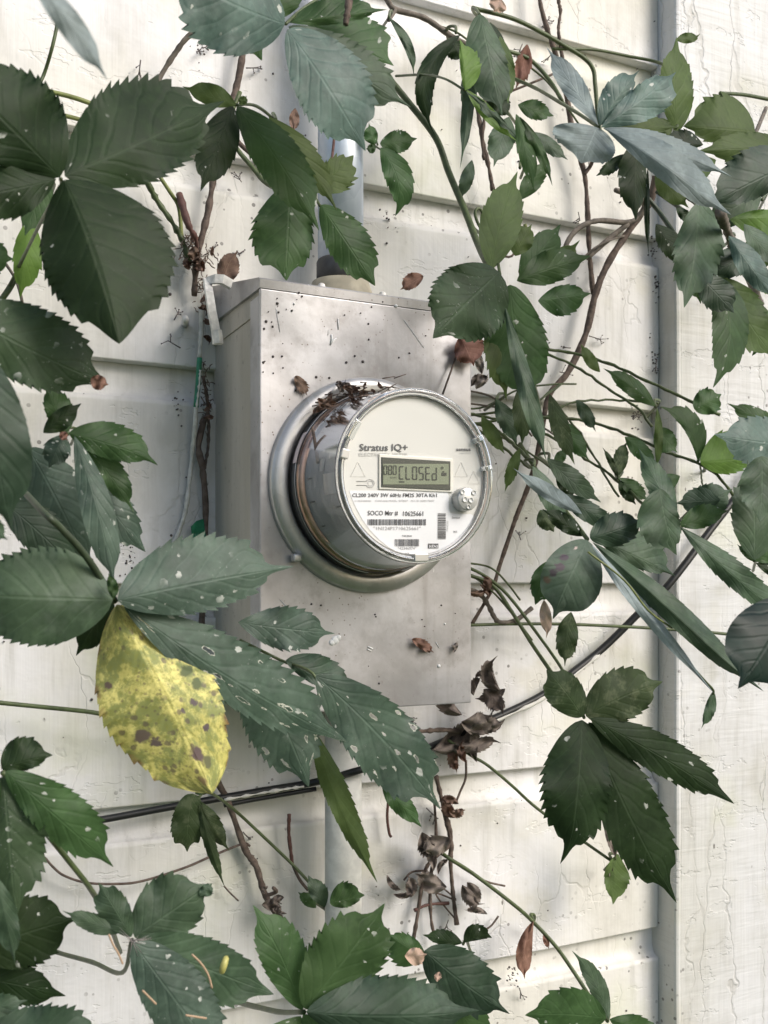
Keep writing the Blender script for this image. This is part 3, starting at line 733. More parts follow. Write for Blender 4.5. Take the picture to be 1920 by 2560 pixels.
def vine(name, label, u, v, dep, cat='vine', group=None):
    return thing(name, label, cat, P(u, v, dep), group)
def leaf(vn, node, d, items, pet=None, pr=4.0, pm=None, name='leaf'):
    """one compound leaf: its stalk, and its leaflets as sub-parts"""
    u, v = node
    if pet is None:
        r = rnd_leaf; g_ = max(.03, d * .25)
        pet = [(u, v, d - .004), (u + r.uniform(-12, 12), v - 16, d * .8), (u + r.uniform(-25, 25), v - 10, (d + g_) * .5), (u + r.uniform(-30, 30), v + 25, g_)]
    st = tube(name, pet, pr, pm or M_stem, vn, sides=6)
    for it in items:
        bx_, by_, tx, ty, sd, wa, wb, mt = it[:8]; o = dict(it[8]) if len(it) > 8 else {}
        dd = o.pop('d', d)
        if abs(bx_ - u) + abs(by_ - v) < 60 and 'nb' not in o: pass
        o.pop('nb', None)
        leaflet(st, (bx_, by_), (tx, ty), sd, wa, wb, mt, dd, **o)
    return st

# leaf materials
LD = m_leaf('dark_leaf', (.0105, .023, .008), (.017, .032, .0115), .55, .22, .20, fleck=.15)
LD2 = m_leaf('dark_bluish_leaf', (.020, .040, .024), (.032, .056, .034), .50, .28, .16, dust_sheen=.06)
LM_ = m_leaf('mid_green_leaf', (.028, .061, .021), (.044, .085, .031), .50, .26, .33, fleck=.15)
LL = m_leaf('light_green_leaf', (.070, .140, .026), (.105, .180, .040), .5, .28, .40)
LB = m_leaf('dusty_sky_sheen_leaf', (.055, .098, .082), (.085, .135, .115), .50, .30, .18, fleck=.35, dust_sheen=.16)  # dusty leaf with the reflected sky's blue put into its colour
LP = m_leaf('pale_sky_sheen_leaf', (.165, .205, .215), (.215, .260, .265), .58, .20, .18, dust_sheen=.22, vein=.3)  # waxy bloom and reflected sky, both painted as one pale blue
LG = m_leaf('grey_green_leaf', (.036, .066, .036), (.056, .090, .052), .52, .26, .20, dust_sheen=.12)
LO = m_leaf('olive_leaf', (.048, .078, .023), (.070, .104, .035), .54, .22, .40)
LMo = m_leaf('mottled_leaf', (.026, .042, .017), (.037, .058, .024), .58, .2, .22, mott=((.10, .12, .068), .75), mscale=75.0)
LS = m_leaf('scratched_dark_leaf', (.023, .045, .020), (.036, .063, .030), .54, .26, .18, fleck=1.1)
LF = m_leaf('flecked_grey_leaf', (.041, .070, .051), (.063, .096, .071), .51, .28, .18, fleck=.8, dust_sheen=.09)
LH = m_leaf('holed_leaf', (.039, .069, .048), (.059, .094, .067), .51, .28, .18, fleck=.7, hole=1.0, dust_sheen=.08)
LGx = m_leaf('damaged_grey_leaf', (.038, .064, .042), (.058, .088, .060), .52, .26, .20, dust_sheen=.12, spots=[(.30, -.55, .055, (.06, .04, .06)), (.42, -.50, .06, (.075, .05, .07)), (.52, -.62, .05, (.05, .035, .05)), (.14, -.4, .03, (.45, .36, .33)), (.62, -.75, .05, (.12, .08, .06))])
LGl = m_leaf('glossy_dark_leaf', (.008, .020, .016), (.014, .030, .024), .42, .18, .08, vein=.2)
def m_yellow():
    m = m_leaf('yellowing_leaf', (.52, .48, .14), (.58, .53, .19), .5, .25, .15, vein=.0, tcol=(.6, .5, .1))
    BL = [(.80, .10, .062, (.085, .055, .075)), (.855, .30, .05, (.10, .11, .06)), (.62, -.62, .055, (.10, .075, .085)), (.67, -.50, .035, (.08, .06, .08)), (.70, .55, .028, (.075, .055, .08)), (.58, .20, .026, (.085, .065, .085)), (.57, .45, .026, (.075, .055, .08)), (.42, .62, .05, (.07, .10, .04)), (.50, .66, .045, (.07, .10, .04)), (.33, -.80, .03, (.09, .06, .07)), (.11, -.3, .018, (.08, .06, .08)), (.93, -.1, .045, (.24, .17, .10))]
    nt = m.node_tree; bs = nt.nodes['Principled BSDF']; src = bs.inputs['Base Color'].links[0].from_socket
    t = NT.__new__(NT); t.m = m; t.t = nt; t.n = nt.nodes; t.l = nt.links; t.b = bs
    sx = t.node('ShaderNodeSeparateXYZ', {0: t.coord('UV')}); tt = t.math('SUBTRACT', t.math('MULTIPLY', sx.outputs[1], 2.0), 1.0)
    fl = t.node('ShaderNodeCombineXYZ', {'X': sx.outputs[0], 'Y': t.math('MULTIPLY', tt, .27)}).outputs[0]
    at = t.math('ABSOLUTE', tt)
    # green is left between the veins, the veins have gone yellow first
    q = t.math('SUBTRACT', sx.outputs[0], t.math('MULTIPLY', at, .30)); fr = t.math('ABSOLUTE', t.math('SUBTRACT', t.math('FRACT', t.math('MULTIPLY', q, 6.0)), .5))
    inter = t.math('MULTIPLY', t.ramp(t.math('SUBTRACT', .5, fr), .03, .22), t.ramp(at, .03, .16))
    gn = t.math('ADD', t.noise(fl, 5.5, 8.0, .78), t.math('MULTIPLY', inter, .05))
    c = t.mix(t.math('MULTIPLY', t.ramp(gn, .49, .60), .85), src, (.15, .20, .075))
    c = t.mix(t.math('MULTIPLY', t.ramp(t.noise(fl, 34.0, 6.0, .75), .47, .62), .75), c, (.22, .235, .06))
    edge = t.math('MULTIPLY', t.ramp(at, .90, 1.0), t.ramp(t.noise(fl, 8.0, 3.0), .48, .58)); c = t.mix(edge, c, (.16, .09, .05))
    v1 = t.math('ADD', t.vor2(fl, 11.0), t.math('MULTIPLY', t.noise(fl, 40.0, 3.0), .22))
    s1 = t.math('MULTIPLY', t.ramp(v1, .30, .22), t.ramp(t.noise(t.mapping(fl, loc=(4, 2, 0)), 3.5, 2.0), .44, .52))
    v2 = t.math('ADD', t.vor2(t.mapping(fl, loc=(2.3, 5.1, 0)), 26.0), t.math('MULTIPLY', t.noise(fl, 70.0, 3.0), .2))
    s2 = t.math('MULTIPLY', t.ramp(v2, .30, .24), t.ramp(t.noise(t.mapping(fl, loc=(9, 2, 0)), 5.0, 2.0), .46, .54))
    c = t.mix(t.math('MULTIPLY', t.math('MAXIMUM', t.math('MULTIPLY', s1, .8), t.math('MULTIPLY', s2, .55)), .92), c, (.075, .055, .070))
    nz0 = t.math('MULTIPLY', t.math('SUBTRACT', t.noise(fl, 22.0, 5.0, .65), .5), .08)
    for (ps, pt, pr_, pc) in [(a0, b0_, c0_ * .8, d0) for a0, b0_, c0_, d0 in BL]:
        dd = t.node('ShaderNodeVectorMath', {0: fl}, operation='DISTANCE'); dd.inputs[1].default_value = (ps, pt * .27, 0)
        c = t.mix(t.ramp(t.math('ADD', dd.outputs['Value'], nz0), pr_, pr_ * .6), c, pc)
    t.l.new(c, bs.inputs['Base Color']); return m
LY = m_yellow()
DB = m_leaf('dead_brown_leaf', (.125, .085, .068), (.195, .135, .108), .85, .08, .15, tcol=(.25, .12, .07), mott=((.06, .045, .04), .6))
DR = m_leaf('dead_reddish_leaf', (.17, .095, .075), (.25, .15, .12), .8, .1, .2, tcol=(.35, .16, .1))
DG = m_leaf('dead_grey_leaf', (.125, .105, .095), (.205, .175, .155), .9, .06, .1, mott=((.05, .04, .036), .6))
DP = m_leaf('dead_pinkish_leaf', (.40, .27, .21), (.46, .33, .26), .7, .2, .2)

# ------------------------------------------------------------------ vines
# V1 upper left, big dark leaves close to the camera
V1 = vine('creeper_vine', 'creeper shoot at the upper left with the largest dark round leaflets', 60, 640, .05)
leaf(V1, (152, 447), .37, [
    (150, 443, -139, 162, 'u', 140, 95, LD, dict(e=.02, a=.6, p=.45)),
    (162, 440, 562, 252, 'u', 160, 100, LD, dict(e=-.03, a=.55, p=.45, teeth=11)),
    (160, 450, 298, 860, 'l', 132, 192, LD, dict(e=.02, a=.60, p=.50, teeth=12, tooth=.08, tip=.3, d=.375, fo=(-.012, -.010))),
    (140, 448, -140, 500, 'u', 68, 72, LD, dict(e=.01))],
    pet=[(152, 447, .368), (150, 470, .34), (110, 540, .26), (60, 640, .12), (20, 720, .08), (-40, 800, .05)], pr=5)
leaf(V1, (-70, 770), .36, [(-120, 765, 270, 962, 'u', 108, 88, LS, dict(a=.5, p=.5, e=-.01, teeth=12)),
    (228, 945, 272, 962, 'u', 16, 22, DR, dict(d=.353, crumple=.1, tooth=.05, a=.5))])
leaf(V1, (118, 470), .13, [(125, 455, 62, 590, 'l', 34, 40, LM_, {}), (75, 545, 50, 745, 'l', 30, 45, LL, dict(d=.10))])
leaf(V1, (-60, 640), .30, [(-70, 640, 34, 648, 'u', 42, 46, LM_, {})])
tube('stem', [(55, 500, .06), (62, 590, .07), (40, 690, .08), (0, 755, .08), (-60, 830, .06)], 7, M_stem, V1)
tube('stem', [(145, 20, .06), (143, 60, .06), (130, 120, .06), (112, 180, .05), (98, 212, .05), (60, 300, .05), (50, 420, .05), (55, 505, .055)], 4.5, M_stem, V1)
tube('stem', [(60, 215, .05), (118, 228, .05), (170, 240, .05), (225, 258, .05), (330, 300, .04)], 6, M_stemy, V1)
tube('stem', [(90, 278, .04), (140, 285, .04), (200, 299, .04), (300, 330, .035)], 5.5, M_stemy, V1)
tube('stem', [(15, 660, .05), (40, 700, .05), (55, 752, .05), (58, 800, .04)], 4, M_barkg, V1)

VB = vine('creeper_shoot', 'pale blurred leaf blade hanging close to the camera at the top left', 40, -120, .50, 'vine')
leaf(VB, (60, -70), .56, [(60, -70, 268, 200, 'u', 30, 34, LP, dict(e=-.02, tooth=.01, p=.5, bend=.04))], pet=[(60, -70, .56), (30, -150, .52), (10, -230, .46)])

# V2 over the conduit
V2 = vine('creeper_vine', 'dark green creeper leaves hanging over the conduit on top of the meter box', 585, 150, .05)
leaf(V2, (587, 262), .27, [
    (590, 262, 455, 216, 'u', 34, 22, LO, dict(tooth=.02, d=.272)),
    (582, 266, 501, 479, 'l', 52, 50, LD, dict(a=.55, p=.45, d=.275)),
    (592, 266, 798, 577, 'u', 62, 56, LM_, dict(a=.6, p=.45, e=-.02, d=.285)),
    (600, 262, 617, 240, 'u', 12, 12, LO, dict(teeth=5))],
    pet=[(587, 262, .268), (640, 265, .24), (690, 305, .20), (730, 360, .14), (760, 420, .09)])
leaf(V2, (690, 300), .235, [(672, 292, 843, 528, 'u', 38, 32, LO, dict(e=-.01)),
    (795, 470, 884, 388, 'u', 36, 52, LO, dict(d=.19, a=.5, tooth=.18))])
leaf(V2, (740, 480), .21, [
    (728, 462, 716, 702, 'l', 92, 62, LM_, dict(a=.5, p=.55, d=.20)),
    (802, 512, 938, 715, 'u', 58, 50, LM_, dict(a=.55, p=.5, d=.212))],
    pet=[(740, 480, .205), (770, 470, .18), (800, 515, .21), (760, 450, .14), (740, 420, .09)])
tube('stem', [(600, 230, .05), (570, 330, .05), (640, 430, .06), (662, 455, .07), (690, 470, .09), (740, 480, .18)], 6, M_stem, V2)
tube('stem', [(838, 320, .10), (832, 380, .11), (826, 420, .13)], 3.5, M_red, V2)

# V3 top centre
V3 = vine('creeper_vine', 'creeper leaf with dusty bluish leaflets tinted with sky sheen at the top above the conduit', 800, -150, .06)
leaf(V3, (714, 60), .31, [
    (712, 60, 430, -75, 'u', 100, 128, LB, dict(a=.45, p=.42, e=.02)),
    (590, 0, 655, 152, 'l', 46, 44, LM_, dict(d=.285)),
    (722, 66, 1028, 268, 'u', 66, 62, LG, dict(e=-.01, a=.6, p=.5, d=.315)),
    (718, 74, 914, 378, 'l', 82, 104, LB, dict(a=.55, p=.52, e=.0, d=.325, bend=-.02)),
    (760, 50, 985, 165, 'u', 78, 30, LM_, dict(d=.28, a=.55, p=.6)),
    (722, 56, 968, 24, 'u', 48, 20, LM_, dict(d=.295)),
    (690, 50, 720, -90, 'l', 50, 50, LM_, dict(d=.29))],
    pet=[(714, 60, .308), (760, 20, .28), (850, -40, .2), (900, -90, .1)])
leaf(V3, (972, 44), .20, [(972, 44, 1035, 192, 'l', 8, 16, LG, dict(bend=-.08, tooth=.02))])
tube('stem', [(880, -60, .33), (873, 0, .33), (868, 35, .332), (864, 62, .332)], 8, M_bark, V3, rough=.2)
tube('stem', [(940, -40, .06), (968, 0, .06), (988, 24, .06), (1060, 45, .06), (1130, 92, .06), (1195, 128, .06), (1260, 170, .055)], 7, M_barkg, V3, rough=.08)
tube('stem', [(990, 24, .06), (978, 42, .075), (972, 50, .19)], 5, M_barkg, V3)

# V4 centre top right hanging shoot, with the cluster right of the box
V4 = vine('creeper_vine', 'green creeper shoot hanging to the upper right corner of the meter box', 1200, 30, .06)
leaf(V4, (1140, 82), .10, [
    (1150, 88, 1087, 338, 'l', 24, 26, LD, dict(bend=.22, a=.6, d=.11)),
    (1130, 100, 1160, 150, 'l', 30, 22, LD, dict(teeth=5))])
leaf(V4, (1200, 38), .14, [
    (1200, 35, 1256, 292, 'l', 62, 40, LG, dict(a=.5, p=.5)), (1185, 60, 1150, 422, 'l', 18, 14, LG, dict(d=.12, p=.5, tooth=.02)),
    (1250, 90, 1270, 260, 'l', 24, 22, LO, {}), (1225, 55, 1262, 190, 'l', 34, 26, LD, dict(d=.12)), (1180, 150, 1165, 300, 'l', 22, 20, LG, dict(d=.10))])
leaf(V4, (1162, 226), .20, [
    (1163, 226, 1149, 98, 'r', 44, 8, LL, dict(a=.5)), (1166, 224, 1292, 352, 'u', 24, 10, LL, dict(tooth=.02, bend=-.06)),
    (1165, 228, 1290, 340, 'u', 8, 16, LG, dict(tooth=.02))],
    pet=[(1162, 226, .198), (1112, 197, .17), (1060, 187, .12), (990, 190, .06)], pr=3.2)
leaf(V4, (1262, 285), .13, [(1272, 292, 1234, 418, 'l', 32, 34, LG, {}), (1215, 232, 1275, 292, 'u', 30, 25, LD, {}),
    (1295, 262, 1385, 290, 'u', 28, 22, LM_, {}), (1290, 285, 1335, 478, 'l', 22, 24, LM_, {}), (1300, 292, 1381, 465, 'u', 12, 16, LM_, dict(bend=.05))])
leaf(V4, (944, 362), .09, [
    (950, 359, 1043, 346, 'u', 30, 28, LM_, dict(teeth=6, a=.6)), (952, 369, 1002, 536, 'r', 40, 30, LM_, dict(bend=.10, hook=-.12, a=.6)),
    (938, 362, 922, 308, 'l', 22, 14, LM_, dict(teeth=5)), (940, 366, 915, 372, 'u', 10, 14, LM_, dict(teeth=5))], pr=2.5)
leaf(V4, (1226, 678), .22, [(1228, 672, 1294, 428, 'l', 52, 52, LO, dict(a=.62, p=.45, e=-.01))])
leaf(V4, (1250, 686), .24, [
    (1248, 680, 1082, 846, 'u', 96, 102, LS, dict(a=.42, p=.44, d=.255, e=.01, teeth=11)),
    (1275, 712, 1328, 1014, 'l', 72, 74, LM_, dict(a=.5, p=.5, e=-.02)),
    (1242, 725, 1266, 1003, 'l', 42, 46, LO, dict(a=.5, p=.5, d=.225)),
    (1345, 752, 1478, 733, 'u', 30, 48, LM_, dict(d=.18)),
    (1292, 702, 1476, 640, 'u', 46, 38, LM_, dict(d=.17)),
    (1262, 765, 1366, 1152, 'r', 24, 22, LG, dict(e=.02, tooth=.01, d=.25, p=.6)),
    (1288, 640, 1330, 560, 'r', 26, 40, LO, dict(d=.19)), (1298, 690, 1402, 560, 'u', 40, 46, LM_, dict(d=.15)), (1330, 705, 1450, 600, 'u', 30, 34, LO, dict(d=.13)), (1232, 790, 1240, 960, 'l', 24, 30, LM_, dict(d=.20))],
    pet=[(1250, 686, .238), (1240, 640, .20), (1215, 600, .14), (1185, 570, .06)])
leaf(V4, (1298, 975), .20, [(1298, 968, 1305, 1112, 'l', 24, 24, LMo, dict(e=.0)), (1374, 985, 1437, 1162, 'l', 24, 22, LMo, dict(d=.17))])
tube('stem', [(960, 180, .05), (1025, 260, .06), (1090, 345, .07), (1122, 430, .08), (1162, 525, .10), (1196, 612, .13), (1222, 665, .18), (1262, 730, .22), (1300, 860, .22), (1330, 960, .15), (1345, 1010, .06)], 8, M_stem, V4, taper=1.25)
tube('stem', [(1222, 600, .11), (1196, 560, .11), (1188, 530, .11), (1200, 522, .11), (1212, 545, .11)], 4, M_stem, V4)
tube('stem', [(1312, 560, .08), (1318, 600, .08), (1300, 680, .1)], 5, M_stemy, V4)
W4 = vine('woody_vine', 'pair of thin bare dark stems hanging above the leaf cluster right of the conduit', 1190, 200, .035)
tube('stem', [(1186, 230, .035), (1192, 262, .035), (1206, 350, .035), (1222, 420, .035), (1232, 476, .035)], 5, M_bark, W4, rough=.3)
tube('stem', [(1212, 230, .04), (1210, 300, .038), (1205, 345, .036), (1210, 400, .035)], 4, M_bark, W4, rough=.3)
tube('stem', [(1215, 620, .03), (1280, 640, .035), (1300, 560, .03)], 3, M_bark, W4)

# V5 upper right: pale bluish leaf and what hangs behind it
V5 = vine('creeper_vine', 'creeper at the upper right with pale blue grey leaflets over the corner board', 1480, 60, .05)
leaf(V5, (1497, 318), .34, [
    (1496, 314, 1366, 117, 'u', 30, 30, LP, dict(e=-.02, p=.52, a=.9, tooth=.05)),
    (1500, 314, 1598, 176, 'l', 42, 24, LB, dict(a=.6, p=.5)),
    (1503, 318, 1690, 180, 'u', 34, 56, LB, dict(a=.75, p=.62, d=.342)),
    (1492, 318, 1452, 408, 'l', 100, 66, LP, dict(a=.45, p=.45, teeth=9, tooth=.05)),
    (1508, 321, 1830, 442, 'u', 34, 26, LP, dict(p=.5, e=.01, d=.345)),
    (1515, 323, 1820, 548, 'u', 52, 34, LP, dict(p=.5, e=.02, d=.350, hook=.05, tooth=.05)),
    (1510, 320, 1700, 318, 'u', 34, 16, LO, dict(d=.315))],
    pet=[(1497, 318, .335), (1440, 280, .28), (1400, 256, .20), (1338, 220, .10), (1270, 190, .06)], pr=4.5, pm=M_stem)
leaf(V5, (1690, 320), .24, [(1692, 330, 1692, 92, 'l', 38, 48, LO, dict(a=.6, d=.22)), (1690, 100, 1752, 92, 'u', 16, 12, LO, dict(d=.21, hook=.2, teeth=5)),
    (1888, 330, 1708, 316, 'u', 88, 40, LO, dict(a=.5, d=.23)), (1758, 362, 1650, 352, 'u', 36, 14, LD, dict(d=.26)), (1630, 300, 1680, 345, 'u', 24, 20, LO, dict(d=.25))])
leaf(V5, (1980, 380), .29, [(1990, 372, 1745, 378, 'u', 42, 40, LO, dict(d=.27)), (2000, 400, 1770, 515, 'u', 82, 42, LD2, dict(d=.30, a=.5)), (1825, 548, 2000, 545, 'u', 18, 50, LL, dict(d=.26))])
leaf(V5, (1590, 360), .20, [(1592, 350, 1590, 552, 'l', 46, 26, LD, dict(a=.6)), (1560, 385, 1490, 440, 'u', 12, 20, LD, dict(d=.19)), (1640, 428, 1722, 520, 'u', 34, 30, LO, dict(d=.18)), (1620, 418, 1622, 645, 'l', 8, 7, LD, dict(d=.17, tooth=.02))])
leaf(V5, (1748, 510), .30, [(1748, 505, 1710, 770, 'l', 52, 68, LG, dict(a=.5, p=.42, d=.31)), (1690, 520, 1735, 560, 'u', 14, 14, LD, dict(d=.29))])
leaf(V5, (1820, 600), .31, [(1822, 590, 1940, 752, 'u', 34, 32, LB, dict(d=.33)), (1860, 560, 1960, 670, 'u', 30, 26, LG, dict(d=.30))])
leaf(V5, (1788, 692), .27, [(1790, 690, 1782, 970, 'l', 46, 48, LM_, dict(bend=-.14, a=.55, d=.275)), (1798, 690, 1945, 905, 'u', 56, 52, LO, dict(d=.255)), (1748, 690, 1835, 782, 'u', 40, 42, LD2, dict(d=.29, a=.45, p=.5)), (1880, 690, 1960, 740, 'u', 24, 24, LL, dict(d=.22))])
tube('stem', [(1800, 530, .33), (1815, 570, .31), (1838, 620, .28), (1870, 680, .22), (1900, 760, .1)], 11, M_barkg, V5, rough=.3)
tube('stem', [(1915, 270, .18), (1890, 330, .22), (1870, 375, .25)], 5, M_barkg, V5)
tube('stem', [(2000, 262, .2), (1920, 248, .2), (1860, 237, .21), (1800, 233, .22)], 4.5, M_stem, V5)
tube('stem', [(1590, 465, .1), (1640, 520, .1), (1690, 590, .12)], 6, M_stemd, V5)
tube('stem', [(1640, 478, .08), (1700, 520, .1), (1770, 570, .2)], 5, M_stemd, V5)
tube('stem', [(1700, 480, .12), (1730, 500, .2), (1750, 515, .28)], 6, M_stemd, V5)
for pts, r_, mt in (([(1180, 20, .05), (1280, 46, .05), (1357, 83, .05), (1407, 112, .05), (1457, 143, .05), (1482, 172, .05), (1488, 216, .05), (1500, 330, .05), (1530, 420, .05)], 5.5, M_stem),
                    ([(1380, 122, .045), (1434, 123, .05), (1492, 125, .05), (1573, 141, .05), (1650, 158, .07), (1690, 190, .12)], 3.8, M_stem),
                    ([(1230, 120, .05), (1280, 131, .05), (1326, 150, .05), (1373, 200, .06), (1405, 252, .08)], 5, M_stem),
                    ([(1230, 245, .04), (1280, 227, .04), (1340, 203, .04), (1394, 180, .04)], 3, M_bark)):
    tube('stem', pts, r_, mt, V5)

W1 = vine('woody_vine', 'long brown woody stem climbing the siding between meter box and corner board', 1375, 990, .035)
tube('stem', [(1345, -60, .035), (1349, 0, .035), (1363, 58, .035), (1380, 108, .035), (1400, 174, .035), (1415, 231, .035), (1434, 347, .035), (1461, 436, .035), (1469, 540, .035), (1473, 625, .035), (1482, 735, .036)], 6, M_bark, W1, rough=.25)
tube('stem', [(1392, -60, .035), (1396, 0, .035), (1401, 30, .035), (1396, 70, .035), (1400, 110, .035), (1412, 180, .035)], 4, M_bark, W1, rough=.25)
tube('stem', [(1640, 440, .06), (1625, 500, .05), (1604, 532, .045), (1530, 640, .04), (1490, 730, .038), (1465, 833, .038), (1420, 930, .036), (1372, 990, .035), (1350, 1105, .035), (1326, 1200, .035), (1295, 1280, .035), (1280, 1322, .035), (1250, 1411, .035), (1230, 1473, .035), (1180, 1560, .033)], 10, M_bark, W1, taper=.45, rough=.12)
tube('stem', [(1400, 680, .05), (1415, 613, .05), (1446, 571, .05), (1496, 552, .05), (1573, 556, .05), (1604, 532, .055), (1610, 505, .06), (1589, 492, .065), (1538, 475, .07)], 6.5, M_barkg, W1, rough=.1)
tube('stem', [(1468, 645, .045), (1520, 600, .045), (1570, 560, .05)], 7, M_barkg, W1)
tube('stem', [(1461, 436, .036), (1476, 415, .04), (1482, 400, .05)], 5, M_bark, W1)

# V6 right: a spray of thin stems with small leaves
V6 = vine('creeper_vine', 'spray of thin green stems with small leaves fanning right across the corner board', 1300, 1000, .05)
for pts, r_ in (([(1200, 872, .045), (1330, 868, .06), (1375, 875, .06), (1446, 885, .07), (1535, 914, .09), (1616, 952, .11), (1708, 995, .13), (1800, 1037, .15)], 5),
                ([(1210, 880, .045), (1330, 865, .06), (1375, 887, .07), (1454, 925, .08), (1527, 976, .09), (1596, 1022, .11), (1631, 1068, .12)], 4.5),
                ([(1340, 1060, .05), (1396, 1022, .05), (1446, 1003, .05), (1550, 1001, .06), (1646, 1008, .10)], 3.8),
                ([(1085, 1075, .04), (1180, 1060, .05), (1280, 1045, .06), (1396, 1045, .07), (1496, 1060, .08), (1589, 1095, .10), (1666, 1130, .12), (1743, 1157, .14), (1800, 1195, .16), (1850, 1260, .16)], 5),
                ([(1380, 1000, .05), (1396, 1018, .05), (1450, 1084, .06), (1496, 1161, .07), (1546, 1242, .10)], 3.8),
                ([(1085, 1020, .04), (1200, 1040, .05), (1280, 1060, .06), (1369, 1088, .07), (1450, 1138, .09), (1527, 1188, .11), (1589, 1242, .14), (1640, 1300, .18)], 4.5),
                ([(1085, 1045, .04), (1190, 1060, .06), (1240, 1075, .08), (1280, 1107, .10), (1330, 1157, .14)], 6),
                ([(1090, 1030, .04), (1210, 1085, .05), (1280, 1137, .06), (1325, 1170, .08)], 4.5),
                ([(1750, 1160, .14), (1752, 1180, .12), (1756, 1210, .08), (1764, 1240, .05)], 3),
                ([(1080, 1050, .04), (1160, 1040, .04), (1250, 1030, .05), (1340, 1005, .06), (1400, 960, .05)], 4.5)):
    tube('stem', pts, r_ * .78, M_stem, V6, wob=.0007, rough=.12)
leaf(V6, (1638, 1016), .13, [(1638, 1016, 1508, 921, 'u', 22, 24, LM_, dict(bend=.04)), (1642, 1020, 1640, 1180, 'l', 10, 12, LO, dict(tooth=.02)), (1640, 1068, 1694, 1132, 'u', 24, 34, LM_, dict(d=.12))])
leaf(V6, (1744, 1154), .16, [(1744, 1152, 1648, 1016, 'u', 40, 10, LM_, dict(bend=.16, d=.165)), (1750, 1154, 1888, 1138, 'u', 74, 34, LL, dict(a=.5, p=.45, d=.17, bend=-.04)), (1735, 1022, 1804, 985, 'u', 34, 34, LM_, dict(a=.4, p=.5, d=.15))])
leaf(V6, (1960, 1080), .22, [(1960, 1085, 1818, 1008, 'u', 26, 24, LM_, dict(d=.20)), (1995, 1115, 1785, 1086, 'u', 64, 62, LB, dict(a=.5, d=.235))])
leaf(V6, (1545, 1196), .13, [(1542, 1192, 1562, 1100, 'r', 16, 22, LMo, dict(hook=.15)), (1545, 1195, 1506, 1118, 'u', 8, 8, LMo, {}), (1546, 1195, 1622, 1252, 'u', 24, 14, LM_, {}), (1548, 1200, 1590, 1262, 'l', 16, 14, LD, {})])
leaf(V6, (1372, 1150), .17, [(1368, 1146, 1503, 1256, 'u', 30, 24, LG, dict(d=.17)), (1385, 1150, 1415, 1126, 'u', 10, 18, LM_, dict(d=.15, teeth=5)), (1390, 1188, 1432, 1250, 'u', 20, 14, LD, dict(d=.15))])
leaf(V6, (1690, 1292), .24, [(1692, 1292, 1596, 1120, 'u', 32, 30, LG, dict(e=-.03, a=.7))])

leaf(V6, (1335, 1165), .22, [(1332, 1165, 1424, 1332, 'u', 26, 24, LG, dict(d=.23)), (1400, 1235, 1560, 1322, 'u', 24, 28, LD2, dict(d=.22)), (1300, 1120, 1262, 1230, 'l', 14, 16, LO, dict(d=.14))])
leaf(V6, (1722, 1282), .25, [(1722, 1282, 1832, 1222, 'u', 46, 40, LG, dict(d=.255, a=.5)), (1905, 1140, 1900, 1305, 'l', 58, 60, LG, dict(d=.31, a=.5)), (1700, 1190, 1620, 1230, 'u', 20, 26, LM_, dict(d=.16))])
leaf(V5, (1905, 620), .26, [(1905, 622, 1765, 692, 'u', 40, 38, LD2, dict(d=.265)), (1955, 765, 1880, 890, 'l', 34, 40, LM_, dict(d=.22)), (1660, 420, 1600, 380, 'u', 20, 22, LD, dict(d=.15))])
for k_, (u0_, v0_, u1_, v1_) in enumerate(((1185, 1010, 1420, 1110), (1170, 1075, 1390, 1180), (1200, 1020, 1440, 960), (1190, 980, 1330, 1090), (1160, 1430, 1330, 1600), (1190, 1410, 1300, 1500), (1420, 690, 1560, 590), (1300, 150, 1460, 330), (1080, 60, 1240, 170), (1560, 330, 1700, 470), (1640, 600, 1790, 760))):
    tube('stem', ([(1090, v0_ - 8, .032)] if u0_ < 1215 and v0_ > 800 else []) + [(u0_, v0_, .035), (u0_ * .6 + u1_ * .4, v0_ * .6 + v1_ * .4 - 22, .05), (u0_ * .25 + u1_ * .75, v0_ * .25 + v1_ * .75 - 14, .05), (u1_, v1_, .045)], 2.6, M_stem if k_ % 3 else M_barkg, V6)

leaf(V5, (1905, 500), .25, [(1905, 478, 1765, 560, 'u', 46, 46, LG, dict(d=.255)), (1935, 560, 1850, 690, 'l', 40, 44, LO, dict(d=.24)), (1640, 560, 1702, 668, 'l', 26, 30, LD, dict(d=.14)), (1850, 720, 1905, 868, 'l', 40, 34, LG, dict(d=.235)), (1720, 640, 1752, 760, 'l', 30, 30, LM_, dict(d=.20)), (1790, 400, 1690, 450, 'u', 30, 30, LO, dict(d=.22))])
leaf(V6, (1240, 1000), .15, [(1240, 998, 1292, 1112, 'l', 22, 26, LG, {}), (1204, 1040, 1262, 1135, 'u', 18, 18, LO, dict(d=.14)), (1400, 1050, 1474, 1152, 'u', 24, 22, LM_, dict(d=.13)), (1562, 1092, 1642, 1164, 'u', 20, 22, LM_, dict(d=.13)), (1440, 1000, 1490, 1080, 'u', 16, 18, LG, dict(d=.10)), (1500, 930, 1452, 860, 'u', 14, 16, LO, dict(d=.10))])
leaf(V4, (1300, 420), .10, [(1300, 500, 1372, 400, 'u', 22, 26, LM_, dict(d=.09)), (1180, 400, 1150, 500, 'l', 18, 16, LG, dict(d=.08)), (1330, 330, 1420, 400, 'u', 18, 20, LG, dict(d=.09))])

